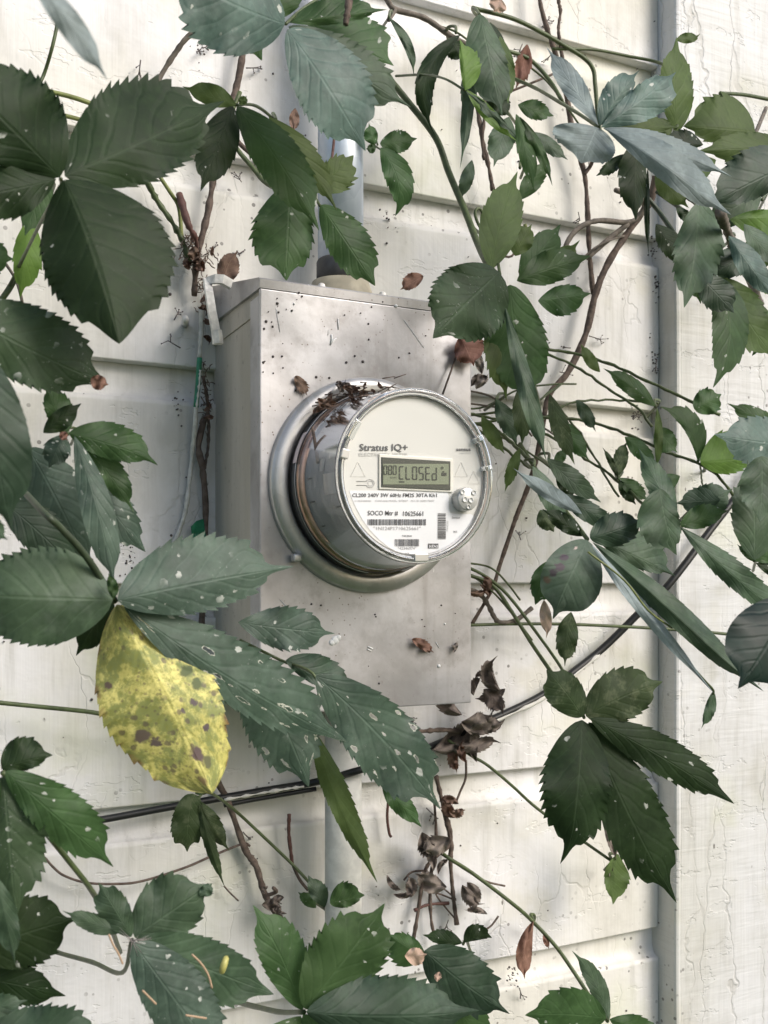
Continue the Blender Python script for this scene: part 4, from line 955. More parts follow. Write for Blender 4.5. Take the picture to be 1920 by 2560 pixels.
# V7 lower right: folded grey leaf in front of the cable
V7 = vine('creeper_vine', 'grey green drooping creeper leaf with long narrow leaflets crossing the black cable', 1340, 1180, .07)
leaf(V7, (1468, 1348), .30, [
    (1468, 1350, 1382, 1548, 'l', 72, 82, LGx, dict(a=.5, p=.5, tooth=.015, bulge=.16, d=.31)),
    (1370, 1402, 1338, 1512, 'l', 28, 40, LM_, dict(d=.285)),
    (1360, 1500, 1372, 1595, 'l', 16, 14, DP, dict(d=.29, crumple=.06, tooth=.02, hook=.1)),
    (1428, 1530, 1412, 1667, 'l', 28, 28, LMo, dict(d=.275)),
    (1475, 1345, 1612, 1296, 'u', 46, 40, LD2, dict(a=.5, d=.30)),
    (1500, 1352, 1688, 1440, 'u', 62, 26, LG, dict(d=.275, a=.6)),
    (1482, 1356, 1902, 1738, 'u', 34, 28, LG, dict(d=.32, e=.03, p=.5, hook=.03, tooth=.03)),
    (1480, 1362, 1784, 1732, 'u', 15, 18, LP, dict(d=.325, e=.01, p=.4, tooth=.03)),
    (1784, 1726, 1753, 1822, 'l', 10, 18, LG, dict(d=.33, teeth=5)),
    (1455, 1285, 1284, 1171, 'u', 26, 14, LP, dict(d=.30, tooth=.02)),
    (1460, 1340, 1355, 1272, 'u', 24, 20, LD, dict(d=.28)),
    (1350, 1275, 1385, 1330, 'u', 24, 24, LMo, dict(d=.26))],
    pet=[(1468, 1348, .298), (1440, 1310, .26), (1400, 1260, .2), (1350, 1190, .12), (1300, 1110, .07)], pr=6, pm=M_stem)
leaf(V7, (1698, 1316), .29, [
    (1650, 1222, 1692, 1388, 'l', 72, 34, LG, dict(a=.5, d=.315)), (1698, 1314, 1822, 1276, 'u', 36, 22, LM_, dict(d=.28)),
    (1702, 1318, 1985, 1560, 'u', 38, 28, LG, dict(d=.30, p=.5)), (1800, 1250, 1690, 1258, 'u', 34, 34, LD2, dict(d=.27))])
leaf(V7, (1885, 1402), .27, [(1886, 1400, 1868, 1148, 'l', 58, 70, LG, dict(a=.6, d=.28)), (1888, 1403, 1970, 1360, 'u', 40, 24, LM_, {}), (1884, 1404, 1842, 1360, 'u', 8, 8, LM_, dict(teeth=5)), (1890, 1408, 1970, 1450, 'u', 20, 10, LD, {})])
tube('stem', [(1085, 1566, .04), (1200, 1562, .045), (1280, 1560, .045), (1396, 1560, .05), (1550, 1566, .06), (1704, 1575, .07), (1816, 1585, .08), (1960, 1600, .08)], 4.2, M_stem, V7)
tube('stem', [(1735, 1672, .334), (1762, 1702, .334), (1782, 1724, .333), (1783, 1736, .332)], 3.2, M_stem, V7)
tube('stem', [(1470, 1380, .335), (1560, 1450, .34), (1620, 1525, .342), (1680, 1570, .34)], 2.6, M_stemy, V7)
SH = vine('shrub_branch', 'smooth glossy dark leaf of another plant at the right edge', 2050, 1560, .4, 'plant')
leaf(SH, (1990, 1500), .47, [(1985, 1490, 1845, 1722, 'l', 105, 110, LGl, dict(a=.5, p=.5, tooth=.0, e=.01, bulge=.1))], pet=[(1990, 1500, .47), (2060, 1560, .42), (2150, 1650, .3)], name='stalk')

# V8 five-leaflet leaf by the corner board
V8 = vine('creeper_vine', 'dark five fingered creeper leaf hanging over the corner board edge below the cable', 1235, 1545, .05)
leaf(V8, (1460, 1794), .27, [
    (1457, 1792, 1366, 1674, 'l', 50, 44, LMo, dict(a=.45, p=.55)),
    (1465, 1790, 1657, 1704, 'u', 72, 58, LMo, dict(a=.45, p=.48)),
    (1455, 1800, 1421, 2162, 'l', 92, 80, LD, dict(a=.55, p=.42, hook=.08, e=.01)),
    (1472, 1806, 1692, 2258, 'l', 72, 84, LD, dict(a=.6, p=.52, bend=.02, d=.265)),
    (1476, 1796, 1836, 2010, 'u', 54, 44, LD, dict(a=.6, p=.46, d=.275, e=-.01)),
    (1480, 1790, 1545, 1830, 'u', 18, 12, LM_, dict(d=.24))],
    pet=[(1460, 1794, .268), (1440, 1740, .20), (1400, 1665, .12), (1340, 1580, .08), (1280, 1500, .06), (1234, 1455, .05), (1180, 1423, .045), (1085, 1390, .04)], pr=4.5)
tube('stem', [(1085, 1415, .04), (1180, 1440, .045), (1234, 1466, .05), (1280, 1530, .06), (1330, 1610, .08), (1378, 1680, .12)], 5, M_stem, V8)
tube('stem', [(1085, 1440, .035), (1190, 1480, .04), (1219, 1511, .04), (1234, 1540, .042), (1250, 1556, .045), (1290, 1550, .045), (1330, 1520, .045)], 6, M_barkg, V8, rough=.2)
tube('stem', [(1478, 1810, .25), (1492, 1880, .245), (1503, 1950, .235), (1505, 1990, .22)], 8, M_stemy, V8)

# V9 bottom right
V9 = vine('creeper_vine', 'thin creeper runner with a few small leaves at the bottom right of the siding', 1120, 1850, .045)
tube('stem', [(1120, 1850, .045), (1180, 1890, .045), (1219, 1913, .05), (1280, 1964, .05), (1342, 2020, .05), (1434, 2086, .06), (1527, 2151, .07)], 4, M_stem, V9)
tube('stem', [(1100, 2130, .04), (1126, 2148, .05), (1180, 2182, .05), (1280, 2258, .06), (1330, 2302, .06), (1388, 2364, .07), (1434, 2429, .08), (1477, 2495, .10), (1519, 2553, .14)], 5, M_stem, V9)
leaf(V9, (1530, 2150), .08, [(1545, 2135, 1541, 2262, 'r', 44, 20, LO, dict(bend=-.1, hook=-.1)), (1510, 2060, 1540, 2150, 'r', 22, 10, DG, dict(crumple=.1)), (1545, 2090, 1560, 2145, 'r', 20, 12, DG, dict(crumple=.1)), (1530, 2150, 1522, 2230, 'l', 4, 4, DG, {})])
leaf(V9, (1519, 2550), .18, [(1522, 2548, 1429, 2376, 'u', 24, 22, LG, dict(bend=.07)), (1515, 2546, 1312, 2538, 'u', 68, 52, LM_, dict(a=.55)), (1524, 2548, 1660, 2600, 'u', 34, 26, LM_, {}), (1515, 2560, 1560, 2700, 'l', 50, 50, LM_, {})])
leaf(V9, (1334, 2302), .065, [(1334, 2302, 1312, 2448, 'l', 20, 20, DR, dict(bend=.08, crumple=.05, p=.6, tooth=.04)), (1358, 2335, 1372, 2372, 'l', 8, 7, DR, dict(crumple=.05))])

# V10 bottom centre
V10 = vine('creeper_vine', 'broad dark green creeper leaf at the bottom centre under the white pipe', 640, 2700, .06)
leaf(V10, (760, 2530), .33, [
    (756, 2524, 632, 2262, 'l', 52, 66, LM_, dict(a=.55, p=.5)),
    (762, 2522, 962, 2258, 'l', 92, 86, LM_, dict(a=.5, p=.52, d=.335)),
    (766, 2530, 1198, 2526, 'u', 102, 78, LD2, dict(a=.6, p=.48, d=.34)),
    (758, 2536, 900, 2760, 'l', 70, 70, LM_, {}), (752, 2540, 600, 2740, 'l', 60, 60, LM_, {})],
    pet=[(760, 2530, .328), (700, 2530, .28), (640, 2517, .22), (560, 2500, .12), (480, 2510, .07)], pr=7)
leaf(V10, (790, 2250), .16, [(825, 2258, 912, 2238, 'u', 44, 20, LM_, dict(d=.18, a=.5)), (812, 2268, 770, 2188, 'u', 28, 18, LG, dict(d=.17)), (790, 2270, 745, 2230, 'u', 16, 14, LM_, dict(d=.16))])
leaf(V10, (1158, 2360), .20, [
    (1156, 2358, 1056, 2337, 'u', 28, 12, LD, dict(teeth=5)), (1160, 2357, 1230, 2345, 'u', 34, 8, LD, dict(bend=.12, teeth=5)),
    (1062, 2376, 1275, 2535, 'u', 76, 66, LD2, dict(a=.45, p=.42, d=.22)), (1066, 2395, 966, 2333, 'u', 28, 52, LM_, dict(d=.21)), (1090, 2470, 1225, 2620, 'u', 56, 50, LM_, dict(d=.20)),
    (1012, 2390, 1068, 2385, 'u', 20, 26, DP, dict(d=.235, crumple=.12)), (1085, 2440, 1105, 2445, 'u', 12, 12, DP, dict(d=.235, crumple=.1, teeth=5))])

# V11 bottom left
V11 = vine('creeper_vine', 'dusty, sheen tinted creeper leaf with a webbed centre at the bottom left', -40, 2330, .06)
leaf(V11, (330, 2348), .35, [
    (328, 2342, 246, 2206, 'l', 44, 38, LG, dict(a=.55, p=.55)), (305, 2330, 156, 2277, 'u', 24, 26, LG, dict(teeth=6)),
    (336, 2342, 524, 2212, 'u', 92, 66, LG, dict(a=.45, p=.5)), (500, 2240, 530, 2208, 'u', 12, 20, LG, dict(teeth=5)),
    (344, 2350, 685, 2486, 'u', 74, 84, LG, dict(a=.5, p=.5, d=.355)),
    (334, 2358, 560, 2660, 'l', 78, 92, LF, dict(a=.45, p=.5, d=.365))],
    pet=[(330, 2350, .345), (305, 2432, .30), (230, 2405, .22), (135, 2378, .14), (40, 2340, .07)], pr=6)
g_ = Geo(); rr_ = random.Random(5)
for k in range(16):
    a_ = rr_.uniform(0, 6.28); l_ = rr_.uniform(14, 55); c0 = P(330, 2350, .378); c1 = P(330 + math.cos(a_) * l_, 2352 + math.sin(a_) * l_ * .8, .374 + rr_.uniform(-.004, .004))
    g_.add(tube_geo([c0, c0.lerp(c1, .5) + Vector((0, -.002, 0)), c1], [.0002, .00015, .0001], 4))
g_.build('web_strands', simple('cobweb', (.22, .2, .19), .8), V11)['kind'] = 'stuff'
V11b = vine('creeper_vine', 'dark creeper leaves at the lower left edge above the webbed leaf', -60, 1900, .06)
leaf(V11b, (6, 1932), .36, [
    (14, 1928, 284, 2168, 'u', 78, 54, LM_, dict(a=.55, p=.52, e=-.01)), (8, 1940, 40, 2292, 'r', 92, 90, LS, dict(a=.5, p=.45, d=.355)),
    (4, 1922, 132, 1888, 'u', 62, 24, LD, dict(a=.5, d=.35)), (-4, 1935, -180, 2100, 'u', 70, 70, LM_, {})],
    pet=[(6, 1930, .355), (60, 2000, .345), (116, 2082, .33), (170, 2150, .32), (228, 2225, .30), (270, 2300, .24), (300, 2380, .1)], pr=7, pm=M_stem)
leaf(V11b, (-40, 2380), .33, [(-65, 2385, 196, 2296, 'u', 88, 86, LD, dict(a=.5, p=.5)), (-10, 2190, 38, 2412, 'r', 30, 40, LG, dict(d=.385)),
    (-80, 2440, 165, 2490, 'u', 55, 52, LD, dict(d=.315, a=.6)), (-60, 2600, 285, 2575, 'u', 88, 60, LD2, dict(d=.36, a=.5)), (-80, 2520, 70, 2500, 'u', 30, 30, LG, dict(d=.35))])

# V12 the yellowing leaf
V12 = vine('creeper_vine', 'creeper leaf with one yellowing spotted leaflet left of the meter box', 40, 1180, .08)
leaf(V12, (288, 1503), .34, [
    (282, 1500, -110, 1488, 'u', 128, 120, LG, dict(a=.5, p=.42, d=.352, teeth=11)),
    (294, 1500, 735, 1416, 'u', 118, 72, LF, dict(a=.5, p=.42, d=.355, e=-.02, teeth=10, tooth=.1)),
    (308, 1510, 870, 1856, 'u', 98, 60, LH, dict(a=.6, p=.55, d=.345, e=-.02, teeth=12)),
    (292, 1512, 530, 1985, 'l', 168, 128, LY, dict(a=.62, p=.50, d=.335, e=.02, tooth=.05, tip=-.2, bend=-.012, crumple=.018, wav=.004, fo=(-.014, -.004))),
    (284, 1498, 272, 1432, 'l', 10, 18, LM_, dict(d=.36, teeth=5)),
    (285, 1500, 190, 1640, 'l', 40, 40, LD, dict(d=.32))],
    pet=[(288, 1503, .338), (216, 1392, .36), (154, 1322, .37), (108, 1280, .37), (30, 1200, .30), (-40, 1150, .15)], pr=9, pm=M_stemd)
leaf(V12, (600, 1600), .27, [
    (596, 1556, 838, 1584, 'u', 56, 54, LF, dict(d=.285, p=.5)), (600, 1625, 772, 1968, 'l', 92, 84, LH, dict(a=.5, p=.52, d=.275)),
    (790, 1690, 1102, 2024, 'u', 86, 90, LH, dict(a=.5, p=.55, d=.29)), (715, 1650, 890, 1742, 'u', 58, 20, LD2, dict(d=.262, a=.5)),
    (778, 1815, 944, 2208, 'l', 26, 36, LO, dict(d=.26, p=.4)), (955, 1955, 1054, 2068, 'u', 26, 26, LM_, dict(d=.25))],
    pet=[(600, 1600, .265), (700, 1650, .255), (790, 1695, .282), (778, 1815, .25), (690, 1720, .2), (560, 1700, .08)])
leaf(V12, (492, 1998), .14, [
    (482, 1984, 468, 2130, 'l', 44, 40, LMo, dict(a=.35, p=.55, teeth=7)), (498, 2003, 574, 2128, 'u', 26, 20, LMo, {}), (500, 2008, 562, 2218, 'l', 14, 16, LMo, dict(p=.4)), (488, 1985, 532, 1962, 'u', 16, 14, LMo, dict(teeth=5))],
    pet=[(492, 1998, .138), (520, 1980, .10), (580, 2020, .05), (640, 2074, .04), (733, 2163, .04), (790, 2225, .06)], pr=4)
tube('stem', [(-60, 1750, .05), (0, 1757, .05), (110, 1768, .05), (231, 1781, .06), (330, 1800, .06), (430, 1790, .05)], 6, M_stem, V12)

# V13 left middle
V13 = vine('creeper_vine', 'bright green creeper leaf with pointed leaflets left of the ground wire', -40, 1080, .06)
leaf(V13, (170, 1086), .30, [
    (166, 1082, 114, 962, 'l', 28, 42, LM_, dict(a=.5)), (108, 1082, 204, 1008, 'u', 22, 30, LD, dict(d=.33, tooth=.02)),
    (172, 1083, 398, 1154, 'u', 56, 36, LM_, dict(a=.6, p=.42, hook=-.06, d=.31)), (195, 1100, 336, 1284, 'u', 40, 28, LM_, dict(bend=.04)),
    (186, 1090, 288, 1478, 'l', 42, 40, LF, dict(d=.318, p=.5, e=.01, tooth=.03)), (160, 1086, 122, 1170, 'l', 34, 34, LF, dict(d=.28)),
    (212, 1178, 364, 1380, 'u', 52, 52, LF, dict(a=.5, d=.285)), (150, 1080, 168, 1100, 'u', 12, 10, DR, dict(d=.32, teeth=5))])
leaf(V13, (-40, 900), .44, [(-50, 880, 30, 1330, 'r', 92, 95, LD2, dict(a=.5, p=.55, tooth=.03)), (-60, 1290, 20, 1350, 'u', 30, 30, LG, dict(d=.43))])
leaf(V13, (60, 1130), .27, [(70, 1120, 222, 1418, 'l', 88, 84, LF, dict(a=.5, p=.5, d=.26)), (0, 1250, 200, 1440, 'u', 60, 50, LD2, dict(d=.275))])

# W2 woody stem left of conduit, W3 beside the box, W5 at lower left
W2 = vine('woody_vine', 'dark brown woody stem on the wall left of the conduit', 490, 650, .03)
tube('stem', [(640, 20, .035), (612, 110, .035), (603, 160, .035), (592, 215, .035), (560, 330, .035), (538, 425, .035), (522, 520, .035), (512, 565, .035), (492, 650, .033), (486, 740, .03)], 8, M_bark, W2, rough=.2)
tube('stem', [(495, 70, .06), (462, 100, .055), (440, 130, .05), (418, 163, .045), (390, 210, .04)], 6.5, M_barkg, W2, rough=.12)
tube('stem', [(320, 400, .04), (362, 447, .04), (392, 500, .035), (430, 555, .035), (455, 600, .033), (478, 660, .03)], 7, M_stem, W2, rough=.3)
tube('stem', [(385, 420, .04), (425, 480, .04), (447, 520, .035), (455, 600, .033)], 5, M_stemy, W2)
tube('stem', [(448, 485, .04), (470, 560, .05), (490, 600, .045), (495, 660, .033)], 8, M_red, W2, taper=.5, rough=.4)
tube('stem', [(580, 330, .035), (600, 360, .04), (640, 395, .045)], 6, M_bark, W2)
W3 = vine('woody_vine', 'brown woody stem creeping up the gap beside the left face of the meter box', 498, 1800, .03)
tube('stem', [(520, 1040, .03), (508, 1057, .03), (496, 1118, .03), (506, 1172, .03), (514, 1280, .03), (508, 1480, .03), (500, 1650, .03), (514, 1740, .03), (535, 1925, .03), (570, 2005, .03), (612, 2122, .03), (640, 2165, .032), (664, 2240, .035), (710, 2310, .04), (740, 2370, .04), (760, 2460, .04)], 8, M_bark, W3, rough=.15)
tube('stem', [(508, 940, .03), (518, 1000, .03), (520, 1040, .03), (522, 1060, .03), (520, 1120, .03), (511, 1172, .03)], 4, M_bark, W3, rough=.3)
tube('stem', [(664, 2240, .035), (690, 2230, .04), (684, 2220, .05)], 5, M_bark, W3)
tube('stem', [(723, 2035, .035), (722, 2080, .035), (726, 2120, .035), (731, 2160, .035)], 4.5, M_red, W3, rough=.15)
tube('stem', [(733, 2165, .036), (750, 2200, .036), (770, 2225, .036)], 4, M_bark, W3)
tube('stem', [(112, 2144, .03), (135, 2170, .03), (162, 2190, .03), (216, 2207, .03), (290, 2210, .03), (355, 2203, .03), (460, 2170, .03), (530, 2140, .03), (606, 2110, .03), (625, 2115, .03)], 3.2, M_bark, W3)
tube('stem', [(560, 2215, .03), (575, 2232, .03), (596, 2252, .03)], 2.2, M_bark, W3)
# mass of dry roots and leaf bits by the bracket and the gap
def fibres(name, spots, n, seed, mat, parent, L=(10, 40), r=.0006):
    q = random.Random(seed); G = Geo()
    for k in range(n):
        (u, v, su, sv, d0, d1) = q.choice(spots); u += q.gauss(0, su); v += q.gauss(0, sv); d = q.uniform(d0, d1)
        a_ = q.uniform(0, 6.28); l_ = q.uniform(*L); c = [(u, v, d)]
        for j in range(3):
            a_ += q.uniform(-.9, .9); u += math.cos(a_) * l_ / 3; v += math.sin(a_) * l_ / 3; c.append((u, v, max(.021, d + q.uniform(-.006, .006))))
        G.add(tube_geo([P(*x) for x in c], [r * q.uniform(.5, 1.3) for _ in c], 4))
    ob = G.build(name, mat, parent); ob['kind'] = 'stuff'; return ob
fibres('dry_roots', [(500, 650, 26, 16, .022, .05), (508, 720, 8, 36, .022, .045), (515, 1000, 4, 40, .022, .032), (470, 615, 12, 16, .022, .04)], 150, 4, M_fibre, W3, L=(8, 28), r=.0005)
W5 = vine('woody_vine', 'bare stems with dry curled leaf scraps on the siding below the meter box', 1120, 1920, .03)
tube('stem', [(1107, 2024, .03), (1122, 2060, .03), (1124, 2110, .03), (1080, 2150, .03), (1060, 2186, .03), (1045, 2280, .03), (1033, 2352, .03)], 5, M_bark, W5, rough=.2)
tube('stem', [(1085, 1990, .03), (1090, 2100, .03), (1076, 2200, .03), (1078, 2300, .03), (1092, 2356, .03)], 4, M_bark, W5, rough=.25)
tube('stem', [(1090, 1940, .03), (1107, 2010, .03), (1120, 2070, .03), (1128, 2113, .03), (1126, 2150, .03), (1132, 2230, .03), (1142, 2312, .035)], 5.5, M_bark, W5, rough=.2)
tube('stem', [(972, 1990, .03), (968, 2040, .03), (973, 2082, .03), (978, 2092, .03)], 3.6, M_red, W5)
tube('stem', [(1165, 1900, .03), (1164, 1945, .03), (1150, 1980, .03), (1141, 2003, .03)], 3, M_bark, W5)
tube('stem', [(1036, 2276, .03), (1070, 2262, .03), (1122, 2258, .03)], 4, M_red, W5, rough=.3)
tube('stem', [(1062, 2176, .03), (1030, 2180, .03), (1010, 2200, .035)], 2.6, M_bark, W5)
tube('stem', [(1126, 2150, .03), (1180, 2185, .03), (1220, 2205, .03), (1262, 2215, .03)], 2.6, M_bark, W5)
tube('stem', [(1098, 2212, .03), (1140, 2250, .03), (1090, 2235, .03), (1140, 2300, .03)], 2.2, M_bark, W5)
tube('stem', [(1212, 2326, .028), (1230, 2312, .028), (1246, 2290, .028)], 2.6, M_bark, W5)
tube('stem', [(1030, 1830, .05), (1060, 1828, .05), (1110, 1825, .05), (1150, 1830, .05)], 6, M_bark, W5, rough=.25)

def crumple(parent, u, v, w, h, mat, d, n, seed, spread=.6, sz=.62, wd=1.0):
    q = random.Random(seed + 100)
    for k in range(n):
        a_ = q.uniform(0, 6.28); cx_ = u + q.uniform(-1, 1) * w * spread * .5; cy_ = v + q.uniform(-1, 1) * h * spread * .5; l_ = min(w, h) * sz * q.uniform(.7, 1.25)
        b_ = (cx_ - math.cos(a_) * l_ / 2, cy_ - math.sin(a_) * l_ / 2); t_ = (cx_ + math.cos(a_) * l_ / 2, cy_ + math.sin(a_) * l_ / 2)
        sd = 'u' if abs(math.cos(a_)) > .7 else 'l'
        leaflet(parent, b_, t_, sd, l_ * q.uniform(.12, .36) * wd, l_ * q.uniform(.08, .32) * wd, mat, d + q.uniform(0, .02), bend=q.uniform(-.25, .25), hook=q.uniform(-.4, .4), crumple=q.uniform(.10, .26), a=.7, tooth=.20, teeth=6, tip=.7, wav=.004, bulge=q.uniform(-.3, .3), name='dry_leaf')
crumple(W5, 1100, 2150, 75, 110, DG, .035, 6, 1, .9, .95, 1.2); crumple(W5, 1172, 2265, 55, 90, DG, .035, 3, 2, .8, 1.2, 1.0); crumple(W5, 1012, 2220, 55, 50, DG, .033, 3, 3, 1.0, 1.0, 1.0); crumple(W5, 1130, 2015, 55, 55, DB, .033, 3, 4, .6, .9, 1.2); crumple(W3, 505, 650, 90, 50, DB, .035, 7, 41, .9, .7, 1.2); crumple(W3, 516, 800, 30, 130, DB, .03, 6, 42, .9, 1.0, 1.0)
crumple(W5, 1150, 1790, 160, 150, DG, .045, 6, 5, .9, .7); crumple(W5, 1215, 1720, 80, 90, DG, .05, 5, 6, .8, .9); crumple(W5, 1150, 1885, 50, 75, DB, .04, 2, 7, .4, 1.3)
crumple(W1, 1195, 1460, 95, 70, DB, .045, 4, 8); crumple(W1, 1165, 1500, 60, 50, DR, .10, 2, 9)
crumple(W3, 517, 1030, 34, 60, DB, .03, 4, 10); crumple(W3, 700, 2260, 70, 60, DG, .035, 4, 11, .6, .7); crumple(W2, 480, 590, 40, 60, DR, .035, 2, 12); crumple(W3, 668, 2228, 30, 24, DG, .05, 2, 14)
crumple(W1, 1195, 930, 60, 120, simple('pale_bark_litter', (.33, .29, .26), .8, 0, .1, .6, 150, .5), .04, 5, 15, .7, .8)

# tendrils with adhesive pads along the woody stems
def tendrils(parent, spots, seed):
    q = random.Random(seed); G = Geo()
    for (u, v) in spots[::2] + spots[1:2]:
        u += q.uniform(-8, 8); d = .03; a0 = q.uniform(0, 6.28); l_ = q.uniform(8, 40)
        e_ = (u + math.cos(a0) * l_, v + math.sin(a0) * l_); G.add(tube_geo([P(u, v, d), P(*e_, .027)], [.0006, .0004], 4))
        for k in range(q.randint(3, 6)):
            a_ = a0 + q.uniform(-1.4, 1.4); m_ = q.uniform(8, 20); s_ = q.uniform(.3, 1); b_ = (u + (e_[0] - u) * s_, v + (e_[1] - v) * s_)
            f_ = (b_[0] + math.cos(a_) * m_, b_[1] + math.sin(a_) * m_)
            G.add(tube_geo([P(*b_, .027), P(*f_, .0235)], [.0004, .0003], 4))
            c = P(*f_, .0215); G.add(tube_geo([c, c + Vector((0, -.0006, 0)), c + Vector((0, -.0016, 0))], [.0007, .0007, .0002], 6))
    ob = G.build('tendrils', M_speck, parent); ob['kind'] = 'stuff'
tendrils(W1, [(1363, 70), (1380, 135), (1395, 180), (1402, 90), (1450, 530), (1440, 545), (1500, 690), (1510, 640), (1480, 840), (1470, 830), (1420, 870), (1390, 930), (1400, 930), (1640, 880), (1645, 900), (1620, 890), (1590, 1030), (1640, 1030), (1300, 1350), (1480, 200), (1300, 110), (1490, 160)], 1)
tendrils(W2, [(500, 120), (495, 130), (535, 115), (592, 160), (615, 170), (590, 440), (600, 455), (330, 165), (345, 150), (535, 460), (520, 620), (580, 490), (600, 640)], 2)
tendrils(W3, [(640, 2140), (625, 2160), (700, 2260), (690, 2290), (600, 2080), (560, 2240), (450, 870), (455, 1000), (440, 800), (470, 990)], 3)
tendrils(W5, [(1020, 1790), (1010, 1800), (1250, 1730), (1220, 1700), (1120, 2300), (1270, 2400), (1290, 2470), (1280, 2440), (1060, 2020)], 4)

# ------------------------------------------------------------------ bracket by the box, tape, loose bits
br = thing('strap_bracket', 'white painted metal strap bracket sticking out of dry roots beside the meter box', 'bracket', P(530, 720, .04))
def bar(name, pts, hw, th, mat, parent):
    """flat strip through (u, v, dep) points; hw half width in pixels, th thickness in metres"""
    q = [P(*p) for p in pts]; vs = []; fs = []; n = len(q)
    for i in range(n):
        t_ = (q[min(i + 1, n - 1)] - q[max(i - 1, 0)]).normalized(); s_ = t_.cross(Vector((0, 1, 0))).normalized(); w = hw * M(pts[i][0], pts[i][2])
        for (a_, b_) in ((-1, -1), (1, -1), (1, 1), (-1, 1)): vs.append(q[i] + s_ * w * a_ + Vector((0, th * b_ / 2, 0)))
    for i in range(n - 1):
        for k in range(4): fs.append([i * 4 + k, i * 4 + (k + 1) % 4, i * 4 + 4 + (k + 1) % 4, i * 4 + 4 + k])
    fs += [[0, 1, 2, 3][::-1], [n * 4 - 4, n * 4 - 3, n * 4 - 2, n * 4 - 1]]
    return meshob(name, vs, fs, mat, parent, smooth=False)
bar('strap', [(518, 700, .085), (522, 730, .104), (530, 780, .106), (540, 830, .106)], 10, .004, M_white, br)
bar('arm', [(512, 704, .085), (535, 698, .098), (556, 699, .100), (578, 712, .098)], 11, .005, M_white, br)
v, f = tube_geo([P(541, 826, .106), P(543, 840, .106), P(545, 860, .106)], [14 * M(540, .106)] * 3, 6); meshob('nut', v, f, M_white, br, smooth=False)
v, f = tube_geo([P(464, 812, .02), P(464, 800, .034), P(463, 790, .034)], [8 * M(464, .03), 9 * M(464, .03), 6 * M(464, .03)], 8); meshob('wall_plug', v, f, M_white, br)
tp = thing('green_tag', 'torn scrap of green plastic beside the box above the flecked leaflet', 'plastic scrap', P(498, 1340, .03))
vs = [P(u, v, d) for u, v, d in ((478, 1316, .034), (492, 1302, .036), (512, 1296, .03), (514, 1330, .032), (515, 1372, .036), (508, 1386, .04), (500, 1372, .036), (490, 1355, .034), (480, 1340, .033))]
vs2 = [q + Vector((0, .0015, 0)) for q in vs]; n = len(vs)
meshob('scrap', vs + vs2, [list(range(n)), list(range(n, 2 * n))[::-1]] + [[i, n + i, n + (i + 1) % n, (i + 1) % n] for i in range(n)], M_green, tp, smooth=False)

def dead(label, b, t, sd, wa, wb, mat, d, group=None, **kw):
    ob = leaflet(None, b, t, sd, wa, wb, mat, d, name='dead_leaf', **kw); tag(ob, label, 'dead leaf', group); return ob
dead('brown dead leaf caught at the top left corner of the meter box', (562, 712), (596, 626), 'l', 26, 30, DB, .085, crumple=.08, a=.5, bend=.1)
dead('reddish brown dead leaf below the scratched leaf at the box corner', (1150, 842), (1185, 916), 'r', 46, 34, DR, .160, crumple=.06, a=.5, tooth=.12)
dead('small reddish dead leaf lying on top of the meter box hood', (1058, 690), (1000, 725), 'u', 24, 14, DR, .135, crumple=.08, a=.5, fo=(-.004, .004))
dead('small brown leaf scrap stuck to the box above the meter ring', (738, 940), (768, 990), 'l', 14, 14, DB, BD + .003, crumple=.04, a=.4, tooth=.3, bulge=.02, fo=(0, 0))
dead('thin reddish dry leaf scrap stuck below the meter on the box cover', (1030, 1598), (1086, 1632), 'u', 16, 10, DR, BD + .004, crumple=.05, a=.5, tooth=.25, bulge=.02, fo=(0, 0))
dead('dark sliver of leaf stuck to the box cover near its right edge', (1134, 1632), (1144, 1602), 'l', 6, 6, DG, BD + .003, crumple=.02, bulge=.02, fo=(0, 0))
dead('pinkish dead leaf hanging on the siding behind the top right stems', (1318, 110), (1288, 225), 'r', 22, 20, DR, .05, crumple=.06, tooth=.15)
dead('pale curled dead leaf at the top edge right of centre', (1255, 0), (1235, 30), 'r', 22, 24, DP, .06, crumple=.1)
dead('tiny brown leaf scrap on the wall left of the conduit', (738, 270), (735, 330), 'r', 14, 12, DB, .06, crumple=.06)
# litter lodged on top of the sealing ring
lit = thing('leaf_litter', 'brown leaf litter lodged between the sealing ring and the clear cover', 'leaf litter', mc + Vector((-.03, -.02, .08)))
crumple(lit, 812, 1010, 70, 50, DB, BD + .018, 4, 21, .6, .8); crumple(lit, 870, 985, 90, 34, DB, BD + .016, 5, 22, .9, .9); crumple(lit, 930, 972, 90, 22, DB, BD + .016, 4, 23, .9, .9); crumple(lit, 850, 965, 60, 30, DG, BD + .016, 4, 24, .8, .8)
q = Geo(); rg = random.Random(8)
for k in range(70):
    u = rg.uniform(780, 990); v = 1010 - (u - 780) * .18 + rg.gauss(0, 12); a_ = rg.uniform(-.7, .3); l_ = rg.uniform(8, 34); d = BD + rg.uniform(.012, .022)
    q.add(tube_geo([P(u, v, d), P(u + math.cos(a_) * l_, v + math.sin(a_) * l_, d + rg.uniform(-.003, .003))], [.0005, .0003], 4))
q.build('twiglets', M_fibre, lit)['kind'] = 'stuff'
# dry thorn-like twigs caught on the cover and box
tw = thing('dry_twig', 'thin dark twig leaning on the left side of the clear meter cover', 'twig', P(781, 1075, BD + .03))
tube('twig_stick', [(781, 1068, BD + .036), (788, 1110, BD + .040), (795, 1158, BD + .043)], 3.6, M_bark, tw, taper=1.3)
tw = thing('dry_twig', 'thin dark twig slanting from the box edge to the top of the meter', 'twig', P(1146, 870, BD))
tube('twig_stick', [(1147, 868, BD + .004), (1132, 915, BD + .006), (1107, 985, BD + .010)], 2.6, M_bark, tw)

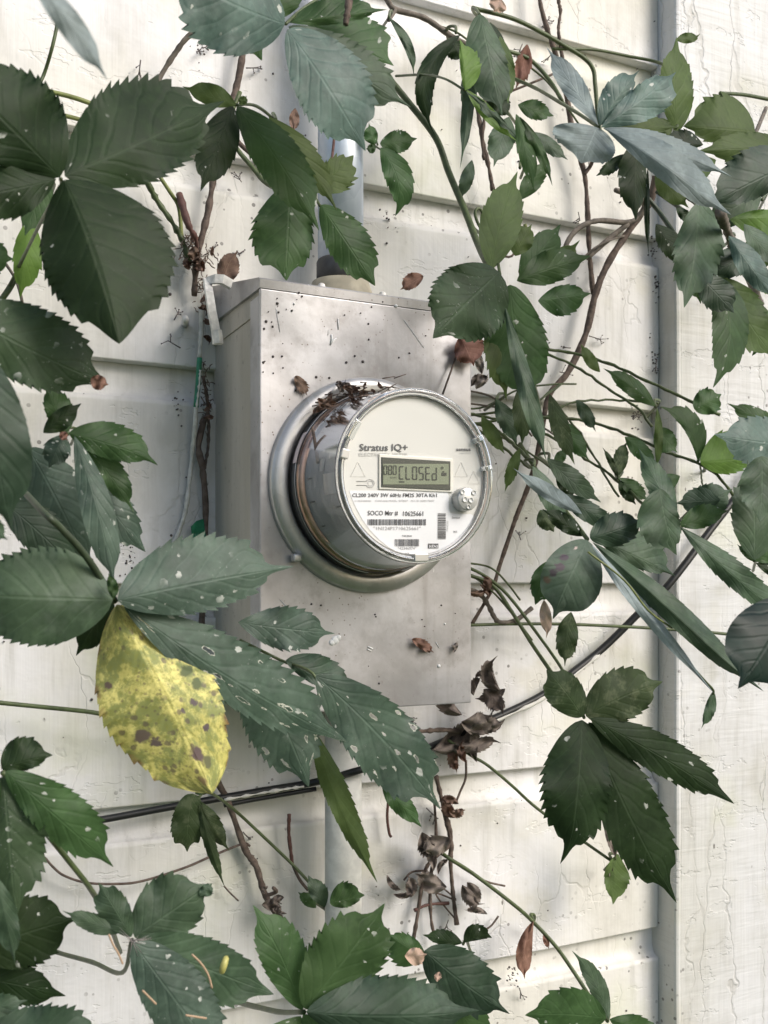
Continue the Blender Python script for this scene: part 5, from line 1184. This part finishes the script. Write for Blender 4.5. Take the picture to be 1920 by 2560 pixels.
# pads and specks left by old tendrils: on the box cover and the siding
q = Geo(); rg = random.Random(9)
def pad(u, v, d, r_):
    c = P(u, v, d); q.add(tube_geo([c + Vector((0, .001, 0)), c + Vector((0, -.0005, 0)), c + Vector((0, -.0012, 0))], [r_, r_, r_ * .5], 7))
for (x, y) in ((278, 238), (298, 262), (137, 275), (138, 308), (80, 362), (145, 365), (65, 425), (102, 428), (108, 458), (52, 472), (678, 370), (728, 440), (110, 652), (168, 650), (48, 690), (175, 725), (112, 760), (46, 752), (640, 648), (692, 685), (475, 790), (390, 785), (255, 872), (585, 690), (574, 382), (820, 298)):
    pad(640 + x * .3858, 640 + y * .3858, BD, rg.uniform(.0005, .0013))
for k in range(36): pad(rg.uniform(660, 1160), rg.choice((rg.uniform(720, 960), rg.uniform(1500, 1740))), BD, rg.uniform(.0003, .0009))
ob = q.build('tendril_pads', M_speck, None); tag(ob, 'dark dots left by old tendrils on the meter box cover', 'specks', kind='stuff')
q = Geo()
for k in range(120):
    u = rg.uniform(-40, 1640); v = rg.uniform(-20, 2580)
    if 520 < u < 1190 and 680 < v < 1780: continue
    pad(u, v, FACE + .0005, abs(rg.gauss(0, .0005)) + .0002)
for (u0, v0, n_, s_) in ((500, 120, 18, 14), (445, 1010, 12, 16), (1645, 720, 26, 14), (1590, 1035, 24, 14), (1640, 890, 26, 18), (1630, 620, 16, 12), (970, 540, 12, 16), (320, 1390, 26, 22), (1660, 2330, 20, 16), (1280, 2440, 20, 14)):
    for k in range(n_): pad(u0 + rg.gauss(0, s_ * .6), v0 + rg.gauss(0, s_ * 1.4), FACE + .0006 if u0 < 1640 else FACE + .001, rg.uniform(.0003, .0010))
ob = q.build('wall_specks', M_speck, None); tag(ob, 'small dark specks and tendril pads scattered over the painted siding', 'specks', kind='stuff')

# small things lying on the webbed leaf at the lower left
cap = P(560, 2412, .385); v, f = tube_geo([P(*x) for x in ((553, 2434, .384), (555, 2428, .388), (560, 2412, .389), (565, 2396, .388), (567, 2391, .384))], [.0004, .0016, .0019, .0016, .0004], 10)
tag(meshob('yellow_bud', v, f, simple('yellow_bud_skin', (.42, .40, .13), .45), None), 'small yellow oval bud lying on the right leaflet of the webbed leaf', 'bud')
for nlab, pts in zip(('across the narrow upper left leaflet', 'beside the yellow bud', 'along the lower left edge', 'lowest and nearly level'), (((272, 2336), (283, 2362), (296, 2384), (307, 2410)), ((480, 2386), (502, 2408), (520, 2436), (530, 2470)), ((356, 2476), (374, 2494), (390, 2510)), ((464, 2538), (490, 2542), (516, 2546)))):
    nd_ = tube('dry_needle', [(u, v, .392) for u, v in pts], 2.6, simple('dry_needle_tan', (.42, .29, .19), .7), None)
    tag(nd_, 'thin tan dry needle on the webbed leaf, ' + nlab, 'needle', 'dry needles on the webbed leaf')
